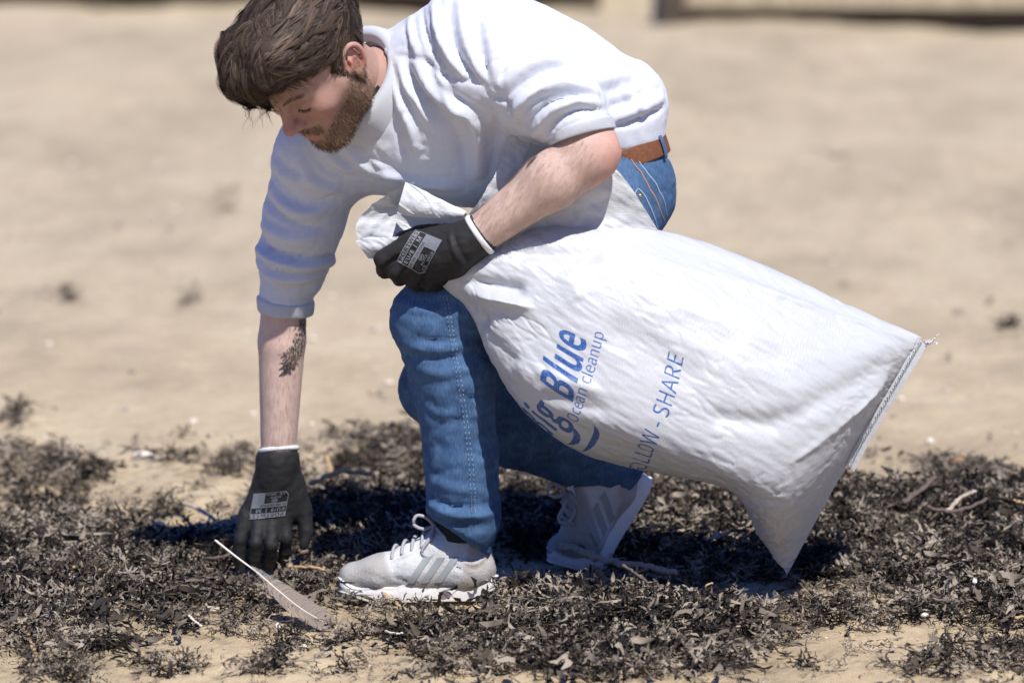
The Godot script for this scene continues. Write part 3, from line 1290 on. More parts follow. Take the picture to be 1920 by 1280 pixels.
func head_field() -> Field:
	var f := Field.new()
	var S := HEAD
	var e := func(c: Vector3, r: Vector3, soft: float, carve := false, tilt := Basis()): f.egg(hp(c.x, c.y, c.z), head_axes * tilt, r * S, soft * S, carve)
	var l := func(p: Vector3, q: Vector3, r0: float, r1: float, soft: float, carve := false): f.limb(hp(p.x, p.y, p.z), hp(q.x, q.y, q.z), r0 * S, r1 * S, soft * S, carve)
	e.call(Vector3(0, 0.035, -0.012), Vector3(0.077, 0.088, 0.099), 0.02)
	e.call(Vector3(0, 0.040, 0.036), Vector3(0.062, 0.058, 0.054), 0.03)
	e.call(Vector3(0, -0.028, 0.042), Vector3(0.057, 0.078, 0.049), 0.03)
	for s: float in [-1.0, 1.0]:
		l.call(Vector3(0.054 * s, -0.062, 0.006), Vector3(0.020 * s, -0.098, 0.066), 0.018, 0.017, 0.03)
		l.call(Vector3(0.060 * s, -0.015, 0.020), Vector3(0.054 * s, -0.065, 0.008), 0.018, 0.016, 0.03)
		e.call(Vector3(0.043 * s, -0.018, 0.060), Vector3(0.022, 0.018, 0.022), 0.025)
		l.call(Vector3(0.004 * s, 0.022, 0.087), Vector3(0.044 * s, 0.025, 0.073), 0.0115, 0.0105, 0.014)
	e.call(Vector3(0, -0.098, 0.074), Vector3(0.021, 0.017, 0.016), 0.025)
	# eyes: sockets, then closed lids looking down
	for s: float in [-1.0, 1.0]:
		e.call(Vector3(0.033 * s, 0.007, 0.095), Vector3(0.019, 0.0125, 0.017), 0.012, true)
		e.call(Vector3(0.032 * s, 0.005, 0.0755), Vector3(0.0145, 0.0115, 0.0125), 0.006)
		l.call(Vector3(0.019 * s, 0.0125, 0.0885), Vector3(0.046 * s, 0.0115, 0.079), 0.0014, 0.0014, 0.004, true)
		l.call(Vector3(0.020 * s, -0.006, 0.086), Vector3(0.043 * s, -0.004, 0.078), 0.003, 0.003, 0.008)
	# nose
	l.call(Vector3(0, 0.020, 0.089), Vector3(0, -0.020, 0.112), 0.0075, 0.0095, 0.014)
	e.call(Vector3(0, -0.0235, 0.1125), Vector3(0.0125, 0.0105, 0.0125), 0.008)
	for s: float in [-1.0, 1.0]:
		e.call(Vector3(0.0125 * s, -0.0275, 0.0985), Vector3(0.0075, 0.0085, 0.0115), 0.008)
		e.call(Vector3(0.0065 * s, -0.0365, 0.1035), Vector3(0.0035, 0.004, 0.0055), 0.003, true)
		l.call(Vector3(0.019 * s, -0.030, 0.091), Vector3(0.031 * s, -0.056, 0.079), 0.002, 0.002, 0.012, true)
	# mouth
	e.call(Vector3(0, -0.056, 0.074), Vector3(0.031, 0.026, 0.022), 0.02)
	l.call(Vector3(-0.016, -0.0575, 0.091), Vector3(0.016, -0.0575, 0.091), 0.0048, 0.0048, 0.008)
	l.call(Vector3(-0.013, -0.0695, 0.0895), Vector3(0.013, -0.0695, 0.0895), 0.0058, 0.0058, 0.008)
	l.call(Vector3(-0.024, -0.0635, 0.0915), Vector3(0.0, -0.0625, 0.0985), 0.0016, 0.0018, 0.004, true)
	l.call(Vector3(0.024, -0.0635, 0.0915), Vector3(0.0, -0.0625, 0.0985), 0.0016, 0.0018, 0.004, true)
	# ears
	for s: float in [-1.0, 1.0]:
		var tilt := Basis(Vector3.RIGHT, -0.25) * Basis(Vector3.UP, 0.42 * s)
		e.call(Vector3(0.079 * s, -0.008, -0.014), Vector3(0.0075, 0.030, 0.0175), 0.008, false, tilt)
		e.call(Vector3(0.088 * s, -0.010, -0.009), Vector3(0.008, 0.015, 0.010), 0.004, true, tilt)
		e.call(Vector3(0.0875 * s, 0.010, -0.013), Vector3(0.006, 0.009, 0.008), 0.004, true, tilt)
		var rim := [Vector3(0.0755, 0.002, 0.004), Vector3(0.080, 0.018, 0.000), Vector3(0.085, 0.0265, -0.012), Vector3(0.089, 0.021, -0.026), Vector3(0.0895, 0.006, -0.031), Vector3(0.087, -0.012, -0.027), Vector3(0.082, -0.026, -0.019)]
		var round_rim := smooth_line(rim, 3)
		for i in round_rim.size() - 1:
			var p := round_rim[i]
			var q := round_rim[i + 1]
			l.call(Vector3(p.x * s, p.y, p.z), Vector3(q.x * s, q.y, q.z), 0.0039, 0.0039, 0.003)
		e.call(Vector3(0.080 * s, -0.033, -0.010), Vector3(0.005, 0.009, 0.008), 0.006, false, tilt)
		e.call(Vector3(0.079 * s, -0.009, 0.004), Vector3(0.004, 0.007, 0.004), 0.004, false, tilt)
	# neck
	l.call(Vector3(-0.004, -0.035, -0.030), Vector3(-0.016, -0.155, -0.052), 0.054, 0.057, 0.03)
	return f


func beard(q: Vector3) -> float:
	# how thick the beard is at a point of the head
	var line := smoothstep(0.016, -0.026, q.y - (-0.006 - absf(absf(q.x) - 0.078) * 0.0 - maxf(q.z - 0.012, 0.0) * 0.86))
	if q.z < -0.012 and q.y > -0.09:
		line *= smoothstep(-0.025, -0.010, q.z)
	if q.y < -0.112 or q.z < -0.02:
		line *= 0.0
	var lip := smoothstep(0.021, 0.015, absf(q.x)) * smoothstep(-0.0535, -0.0560, q.y) * smoothstep(-0.077, -0.0745, q.y) * (1.0 if q.z > 0.07 else 0.0)
	var tache := smoothstep(-0.0405, -0.045, q.y) * smoothstep(0.036, 0.026, absf(q.x)) * (1.0 if q.z > 0.07 and q.y > -0.062 else 0.0)
	return clampf(maxf(line, tache * 0.9) * (1.0 - lip), 0.0, 1.0)


func skin_tone(p: Vector3, n: Vector3) -> Color:
	var base := Color(0.58, 0.445, 0.39)
	var q := in_head(p)
	var v := fine.get_noise_3dv(p * 55.0) * 0.09 + broad.get_noise_3dv(p * 14.0) * 0.12
	if q.length() < 0.17:
		base = Color(0.42, 0.275, 0.228)
		var red := 0.0
		red += 0.8 * exp(-pow(Vector3(absf(q.x) - 0.083, q.y + 0.005, q.z + 0.015).length() / 0.024, 2))
		red += 0.55 * exp(-pow(Vector3(q.x, q.y + 0.024, q.z - 0.112).length() / 0.018, 2))
		red += 0.35 * exp(-pow(Vector3(absf(q.x) - 0.045, q.y + 0.022, q.z - 0.07).length() / 0.026, 2))
		base = base.lerp(Color(0.60, 0.27, 0.22), clampf(red, 0, 0.85))
		var lip := smoothstep(0.021, 0.016, absf(q.x)) * smoothstep(-0.0525, -0.056, q.y) * smoothstep(-0.0775, -0.073, q.y) * (1.0 if q.z > 0.08 else 0.0)
		base = base.lerp(Color(0.42, 0.20, 0.16), lip * 0.65)
		base = base.lerp(Color(0.17, 0.105, 0.072), beard(q) * 0.6)
		if q.y > 0.06:
			base = base.lerp(Color(0.10, 0.06, 0.04), smoothstep(0.07, 0.10, q.y))
	else:
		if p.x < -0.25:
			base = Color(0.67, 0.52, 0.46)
		var e := p.distance_to(Vector3(0.163, 0.7473, 0.1125)) / (70.0 * U)
		base = base.lerp(Color(0.60, 0.25, 0.19), 0.6 * exp(-e * e))
	return Color(base.r * (1 + v), base.g * (1 + v * 1.4), base.b * (1 + v * 1.4))


func arm_fields() -> Field:
	var f := Field.new()
	# left: elbow to wrist
	lim(f, Vector3(0.1114, 0.7788, 0.0917), Vector3(0.1186, 0.7485, 0.1083), 52, 55)
	lim(f, Vector3(0.1186, 0.7468, 0.1083), Vector3(0.0618, 0.705, 0.1183), 53, 51)
	lim(f, Vector3(0.0618, 0.705, 0.1183), Vector3(-0.0579, 0.6135, 0.1083), 50, 35)
	lim(f, Vector3(0.1558, 0.7466, 0.1067), Vector3(0.1302, 0.7611, 0.1033), 12, 24, 14)
	lim(f, Vector3(0.14, 0.7261, 0.115), Vector3(0.1071, 0.7114, 0.1167), 14, 22, 20)
	# right: elbow to wrist
	lim(f, Vector3(-0.3673, 0.4919, -0.1267), Vector3(-0.3738, 0.4075, -0.1333), 44, 46, 8)
	lim(f, Vector3(-0.3738, 0.4075, -0.1333), Vector3(-0.3828, 0.2144, -0.1483), 46, 34, 8)
	return f


func trunk_field() -> Field:
	# what the clothes cover, joined to head and arms
	var f := Field.new()
	lim(f, hp(0, -0.13, -0.055), Vector3(-0.1819, 0.8067, -0.0625), 72, 80, 40)
	lim(f, hp(-0.012, -0.165, -0.070), Vector3(-0.1097, 0.8581, -0.0583), 54, 80, 40)
	lim(f, Vector3(-0.23, 0.7516, -0.0958), Vector3(-0.0842, 0.8429, -0.0417), 88, 100, 60)
	lim(f, Vector3(-0.1186, 0.7892, -0.0667), Vector3(0.085, 0.782, -0.0917), 105, 105, 60)
	lim(f, Vector3(0.085, 0.782, -0.0917), Vector3(0.1753, 0.6688, -0.1042), 100, 95, 60)
	lim(f, Vector3(-0.0667, 0.8823, 0.0125), Vector3(0.0703, 0.8261, 0.0708), 70, 52, 40)
	lim(f, Vector3(0.0703, 0.8261, 0.0708), Vector3(0.1154, 0.7554, 0.1042), 52, 46, 30)
	lim(f, Vector3(-0.2983, 0.7092, -0.0917), Vector3(-0.3639, 0.4919, -0.1267), 66, 42, 40)
	lim(f, Vector3(0.1692, 0.6444, -0.0333), Vector3(-0.1222, 0.4753, 0.0167), 80, 56, 40)
	lim(f, Vector3(-0.1222, 0.4753, 0.0167), Vector3(-0.0785, 0.1505, 0.0042), 56, 32, 30)
	lim(f, Vector3(0.1732, 0.6155, -0.175), Vector3(-0.1085, 0.3318, -0.1375), 80, 56, 40)
	lim(f, Vector3(-0.1085, 0.3318, -0.1375), Vector3(0.1685, 0.1687, -0.25), 54, 36, 30)
	lim(f, Vector3(-0.3828, 0.2188, -0.1483), Vector3(-0.3979, 0.1203, -0.15), 30, 26, 20)
	lim(f, Vector3(-0.0579, 0.6135, 0.1083), Vector3(-0.1328, 0.5844, 0.0933), 30, 24, 20)
	return f


func build_person() -> void:
	var base := Vector3(-0.0864, 0.0012, -0.05)
	base.y = 0.0
	person = thing("person", "person in white sweatshirt and jeans crouching to reach into the seaweed, holding a white sack", "person", base)
	var hf := head_field()
	var head := nets(hf, 0.0027, 1)
	var arms := nets(arm_fields(), 0.006, 1)
	var trunk := nets(trunk_field(), 0.013, 1)
	part("body", to_mesh([head, arms, trunk], skin_tone), M.skin, person)
	build_hair(hf, head)
	build_sweatshirt()
	build_jeans()
	build_gloves()
	build_shoes()
	build_tattoos()


# ---------------------------------------------------------------- hair
func strand(v: PackedVector3Array, n: PackedVector3Array, c: PackedColorArray, idx: PackedInt32Array, pts: PackedVector3Array, out: PackedVector3Array, wide: float, tone: Color, tip := 0.25) -> void:
	var first := v.size()
	var last := pts.size() - 1
	for i in pts.size():
		var t := (pts[mini(i + 1, last)] - pts[maxi(i - 1, 0)]).normalized()
		var side := t.cross(out[i]).normalized()
		var w := wide * (1.0 - (1.0 - tip) * pow(float(i) / last, 2.0)) * 0.5
		v.append(pts[i] - side * w)
		v.append(pts[i] + side * w)
		var nn := side.cross(t).normalized()
		if nn.dot(out[i]) < 0:
			nn = -nn
		n.append(nn)
		n.append(nn)
		c.append(tone)
		c.append(tone)
	for i in last:
		var a := first + i * 2
		if (v[a + 1] - v[a]).cross(v[a + 3] - v[a]).dot(n[a]) > 0.0:
			idx.append_array(PackedInt32Array([a, a + 3, a + 1, a, a + 2, a + 3]))
		else:
			idx.append_array(PackedInt32Array([a, a + 1, a + 3, a, a + 3, a + 2]))


func strands_mesh(v: PackedVector3Array, n: PackedVector3Array, c: PackedColorArray, idx: PackedInt32Array) -> ArrayMesh:
	var arr := []
	arr.resize(Mesh.ARRAY_MAX)
	arr[Mesh.ARRAY_VERTEX] = v
	arr[Mesh.ARRAY_NORMAL] = n
	arr[Mesh.ARRAY_COLOR] = c
	arr[Mesh.ARRAY_INDEX] = idx
	var mesh := ArrayMesh.new()
	mesh.add_surface_from_arrays(Mesh.PRIMITIVE_TRIANGLES, arr)
	return mesh


func hair_flow(q: Vector3) -> Vector3:
	# the way hair lies at a point of the head: from the crown forward over the top, down at the sides and back
	var whorl := Vector3(-0.01, 0.10, -0.065)
	var d := (q - whorl)
	d = d.normalized()
	var top := smoothstep(0.015, 0.085, q.y)
	var f := Vector3(0.0, -0.35, 0.9 if q.z > -0.04 else -0.1).lerp(Vector3(0.12, 0.55, 1.0), top)
	f = f.lerp(Vector3(0.15, -1.0, 0.35), smoothstep(0.075, 0.125, q.z))
	return (f + d * 0.3).normalized()


func build_hair(hf: Field, head: Dictionary) -> void:
	var f := Field.new()
	var S := HEAD
	var e := func(c: Vector3, r: Vector3, soft: float, carve := false, tilt := Basis()): f.egg(hp(c.x, c.y, c.z), head_axes * tilt, r * S, soft * S, carve)
	var l := func(p: Vector3, q: Vector3, r0: float, r1: float, soft: float, carve := false): f.limb(hp(p.x, p.y, p.z), hp(q.x, q.y, q.z), r0 * S, r1 * S, soft * S, carve)
	e.call(Vector3(0, 0.040, -0.014), Vector3(0.083, 0.096, 0.107), 0.02)
	e.call(Vector3(0, 0.075, 0.010), Vector3(0.080, 0.066, 0.090), 0.03)
	# cut free of the face and the neck
	f.slice(hp(0.0, 0.064, 0.062), head_axes * Vector3(0, -0.80, 0.60), 0.16, 0.012)
	for s: float in [-1.0, 1.0]:
		e.call(Vector3(0.088 * s, -0.012, -0.012), Vector3(0.016, 0.037, 0.024), 0.006, true)
		# sideburns
		l.call(Vector3(0.0735 * s, 0.020, 0.014), Vector3(0.0725 * s, -0.020, 0.012), 0.009, 0.005, 0.012)
	# long front that falls over the forehead
	l.call(Vector3(-0.035, 0.118, 0.060), Vector3(0.040, 0.112, 0.068), 0.030, 0.028, 0.03)
	l.call(Vector3(-0.030, 0.108, 0.095), Vector3(0.030, 0.100, 0.098), 0.021, 0.019, 0.02)
	l.call(Vector3(-0.028, 0.100, 0.112), Vector3(-0.034, 0.054, 0.108), 0.019, 0.010, 0.015)
	l.call(Vector3(0.004, 0.098, 0.112), Vector3(0.008, 0.054, 0.116), 0.015, 0.006, 0.015)
	l.call(Vector3(0.034, 0.092, 0.092), Vector3(0.042, 0.072, 0.090), 0.013, 0.006, 0.015)
	l.call(Vector3(0.062, 0.070, 0.055), Vector3(0.067, 0.050, 0.048), 0.014, 0.006, 0.015)
	var cap := nets(f, 0.0042, 1)
	push(cap, func(p: Vector3, n: Vector3) -> float:
		var q := in_head(p)
		return 0.0030 * fine.get_noise_3d(q.x * 90.0, q.y * 90.0, q.z * 26.0) + 0.0065 * fine.get_noise_3d(q.x * 36.0 + 9.0, q.y * 36.0, q.z * 12.0))
	var hair := part("hair", to_mesh([cap]), M.hair_under, person, "short dark brown hair with a long front falling forward")
	var v := PackedVector3Array()
	var n := PackedVector3Array()
	var c := PackedColorArray()
	var idx := PackedInt32Array()
	var cv: PackedVector3Array = cap.v
	var cn: PackedVector3Array = cap.n
	for s in 11000:
		var i := rnd.randi() % cv.size()
		var q := in_head(cv[i])
		var nl := (head_axes.transposed() * cn[i]).normalized()
		if nl.dot(Vector3(0, -0.80, 0.60)) > 0.75 and q.y < 0.05:
			continue
		var pts := PackedVector3Array()
		var out := PackedVector3Array()
		var seg := 5
		var long := rnd.randf_range(0.028, 0.060) if q.y > 0.045 else rnd.randf_range(0.010, 0.022)
		var p := cv[i] + cn[i] * rnd.randf_range(-0.001, 0.0022)
		var clump := Vector3(fine.get_noise_3dv(q * 45.0), fine.get_noise_3dv(q * 45.0 + Vector3.ONE * 20.0), fine.get_noise_3dv(q * 45.0 + Vector3.ONE * 40.0))
		var up := cn[i]
		for k in seg + 1:
			pts.append(p)
			out.append(up)
			var ql := in_head(p)
			var d := head_axes * (hair_flow(ql) + clump * 0.75 + Vector3(rnd.randf_range(-1, 1), rnd.randf_range(-1, 1), rnd.randf_range(-1, 1)) * 0.10)
			d = (d - up * d.dot(up) * 0.85).normalized()
			p += d * long / seg * HEAD
			# hug the surface
			var dist := f.at(p, f.all)
			if absf(dist) < 0.02:
				p -= up * (dist - 0.0018 - 0.002 * rnd.randf()) * 0.6
				up = (up + f.slope(p) * 0.7).normalized()
		var t := rnd.randf()
		var tone := Color(0.032, 0.023, 0.018).lerp(Color(0.150, 0.110, 0.082), t * t)
		strand(v, n, c, idx, pts, out, rnd.randf_range(0.0009, 0.0019), tone, 0.2)
	# locks: bundles of hairs that run together, each with its own lie and tone
	for lock in 300:
		var i := rnd.randi() % cv.size()
		var q := in_head(cv[i])
		var nl := (head_axes.transposed() * cn[i]).normalized()
		if nl.dot(Vector3(0, -0.80, 0.60)) > 0.6 or q.y < 0.03:
			continue
		var turn := Vector3(rnd.randf_range(-1, 1), rnd.randf_range(-0.6, 0.8), rnd.randf_range(-0.6, 0.6)) * 0.55
		var long := rnd.randf_range(0.035, 0.075)
		var rise := rnd.randf_range(0.0015, 0.0075)
		var path := PackedVector3Array()
		var ups := PackedVector3Array()
		var p := cv[i]
		var up := cn[i]
		for k in 8:
			path.append(p + up * rise * sin(PI * (k + 0.6) / 8.0))
			ups.append(up)
			var d := head_axes * (hair_flow(in_head(p)) + turn)
			d = (d - up * d.dot(up) * 0.9).normalized()
			p += d * long / 7.0 * HEAD
			var dist := f.at(p, f.all)
			if absf(dist) < 0.03:
				p -= up * dist * 0.7
				up = (up + f.slope(p) * 0.8).normalized()
		var base_tone := rnd.randf()
		for s in 26:
			var off := Vector3(rnd.randf_range(-1, 1), rnd.randf_range(-1, 1), rnd.randf_range(-1, 1)) * 0.0045
			var pts := PackedVector3Array()
			for k in 8:
				pts.append(path[k] + off * (1.0 - 0.75 * k / 7.0) + ups[k] * rnd.randf_range(0.0, 0.0006))
			var tone := Color(0.034, 0.024, 0.018).lerp(Color(0.20, 0.145, 0.105), clampf(pow(base_tone, 3.0) * 0.85 + rnd.randf() * 0.2, 0, 1))
			strand(v, n, c, idx, pts, ups, rnd.randf_range(0.0007, 0.0013), tone, 0.15)
	# single hairs fallen over the forehead
	for s in 90:
		var x := rnd.randf_range(-0.03, 0.06)
		var pts := PackedVector3Array()
		var out := PackedVector3Array()
		var drift := rnd.randf_range(-0.35, 0.5)
		for k in 6:
			var t := k / 5.0
			var src := hp(x + drift * 0.04 * t, lerpf(0.088, 0.088 - rnd.randf_range(0.035, 0.06), t), 0.16)
			var q := hf.hit(src, head_axes * Vector3(0, 0, -1), 0.16)
			if q == Vector3.INF:
				break
			pts.append(q + head_axes * Vector3(0, 0, 0.003 + 0.006 * sin(t * 2.6)))
			out.append(head_axes * Vector3(0.2, 0, 1).normalized())
		if pts.size() == 6:
			strand(v, n, c, idx, pts, out, 0.0006, Color(0.05, 0.034, 0.024), 0.2)
	# loose locks hanging from the front
	for s in 360:
		var x := rnd.randf_range(-0.045, 0.066)
		var root := Vector3(x, 0.098 - absf(x) * 0.40 + rnd.randf_range(-0.006, 0.006), 0.104 - absf(x) * 0.55 + rnd.randf_range(-0.01, 0.014))
		var lock := floorf(x / 0.012)
		var lean := Vector3(sin(lock * 12.9) * 0.5, -1.0, 0.25 + 0.25 * sin(lock * 4.1))
		var long := rnd.randf_range(0.016, 0.036) * (0.7 + 0.5 * absf(sin(lock * 7.7)))
		var pts := PackedVector3Array()
		var out := PackedVector3Array()
		var p := root
		for k in 7:
			pts.append(hp(p.x, p.y, p.z))
			out.append(head_axes * Vector3(0.3, 0.2, 1).normalized())
			var dd := (lean + Vector3(0.15 * sin(k * 0.9 + lock), 0, -0.12 * k) + Vector3(rnd.randf_range(-1, 1), rnd.randf_range(-1, 1), rnd.randf_range(-1, 1)) * 0.12).normalized()
			p += dd * long / 6.0
		var tone := Color(0.038, 0.027, 0.020).lerp(Color(0.14, 0.10, 0.072), rnd.randf() * rnd.randf())
		strand(v, n, c, idx, pts, out, rnd.randf_range(0.0009, 0.0018), tone, 0.3)
	part("hair_strands", strands_mesh(v, n, c, idx), M.hair, hair)
	# beard and brows
	v = PackedVector3Array()
	n = PackedVector3Array()
	c = PackedColorArray()
	idx = PackedInt32Array()
	var hv: PackedVector3Array = head.v
	var hn: PackedVector3Array = head.n
	var placed := 0
	var tries := 0
	while placed < 8000 and tries < 160000:
		tries += 1
		var i := rnd.randi() % hv.size()
		var q := in_head(hv[i])
		var thick := beard(q)
		if rnd.randf() > thick:
			continue
		placed += 1
		var nl := head_axes.transposed() * hn[i]
		var d := (nl * 0.55 + Vector3(signf(q.x) * 0.05, -0.75, 0.30) + Vector3(rnd.randf_range(-1, 1), rnd.randf_range(-1, 1), rnd.randf_range(-1, 1)) * 0.3).normalized()
		var long := rnd.randf_range(0.003, 0.007) * (1.25 if q.y < -0.085 else 1.0)
		var p := hv[i] + Vector3(rnd.randf_range(-1, 1), rnd.randf_range(-1, 1), rnd.randf_range(-1, 1)) * 0.0012
		var w := head_axes * d
		var pts := PackedVector3Array([p, p + w * long * 0.5, p + (w + head_axes * Vector3(0, -0.3, -0.1)).normalized() * long])
		var tone := Color(0.072, 0.046, 0.031).lerp(Color(0.25, 0.165, 0.10), pow(rnd.randf(), 1.6))
		strand(v, n, c, idx, pts, PackedVector3Array([hn[i], hn[i], hn[i]]), 0.0005, tone, 0.4)
	part("beard", strands_mesh(v, n, c, idx), M.hair, person, "short reddish brown beard along the jaw")
	v = PackedVector3Array()
	n = PackedVector3Array()
	c = PackedColorArray()
	idx = PackedInt32Array()
	for side: float in [-1.0, 1.0]:
		v = PackedVector3Array()
		n = PackedVector3Array()
		c = PackedColorArray()
		idx = PackedInt32Array()
		for s in 110:
			var t := rnd.randf()
			var at := hp(side * lerpf(0.012, 0.050, t), lerpf(0.0225, 0.029, sin(t * 2.2)) + rnd.randf_range(-0.004, 0.004), 0.13)
			var q := hf.hit(at, head_axes * Vector3(0, 0, -1), 0.12)
			if q == Vector3.INF:
				continue
			var up := hf.slope(q)
			var d := head_axes * Vector3(side * 0.9, 0.25 + 0.2 * (1 - t), 0.1)
			d = (d - up * d.dot(up) * 0.8).normalized()
			var long := rnd.randf_range(0.006, 0.010)
			strand(v, n, c, idx, PackedVector3Array([q, q + d * long * 0.5 + up * 0.001, q + d * long + up * 0.0006]), PackedVector3Array([up, up, up]), 0.00042, Color(0.10, 0.064, 0.044).lerp(Color(0.22, 0.145, 0.10), rnd.randf()), 0.3)
		part("eyebrow", strands_mesh(v, n, c, idx), M.hair, person)
		v = PackedVector3Array()
		n = PackedVector3Array()
		c = PackedColorArray()
		idx = PackedInt32Array()
		var lid: Array = []
		for k in 9:
			var t := k / 8.0
			var q := hf.hit(hp(side * lerpf(0.0205, 0.0450, t), -0.0012 - 0.0022 * sin(t * PI) - 0.0008 * t, 0.13), head_axes * Vector3(0, 0, -1), 0.12)
			if q != Vector3.INF:
				lid.append(q)
		if lid.size() > 2:
			part("lash_line", cord(lid, 0.0005, 5, 3), M.lash, person)
		for s in 70:
			var t := rnd.randf()
			var k := mini(int(t * (lid.size() - 1)), lid.size() - 2)
			var q: Vector3 = lid[k].lerp(lid[k + 1], t * (lid.size() - 1) - k)
			var up := hf.slope(q)
			var d := (head_axes * Vector3(side * (t - 0.3) * 0.8, -0.75, 0.6)).normalized()
			strand(v, n, c, idx, PackedVector3Array([q, q + d * 0.0025, q + d * 0.0048]), PackedVector3Array([up, up, up]), 0.0004, Color(0.05, 0.03, 0.02), 0.2)
		part("eyelashes", strands_mesh(v, n, c, idx), M.hair, person)


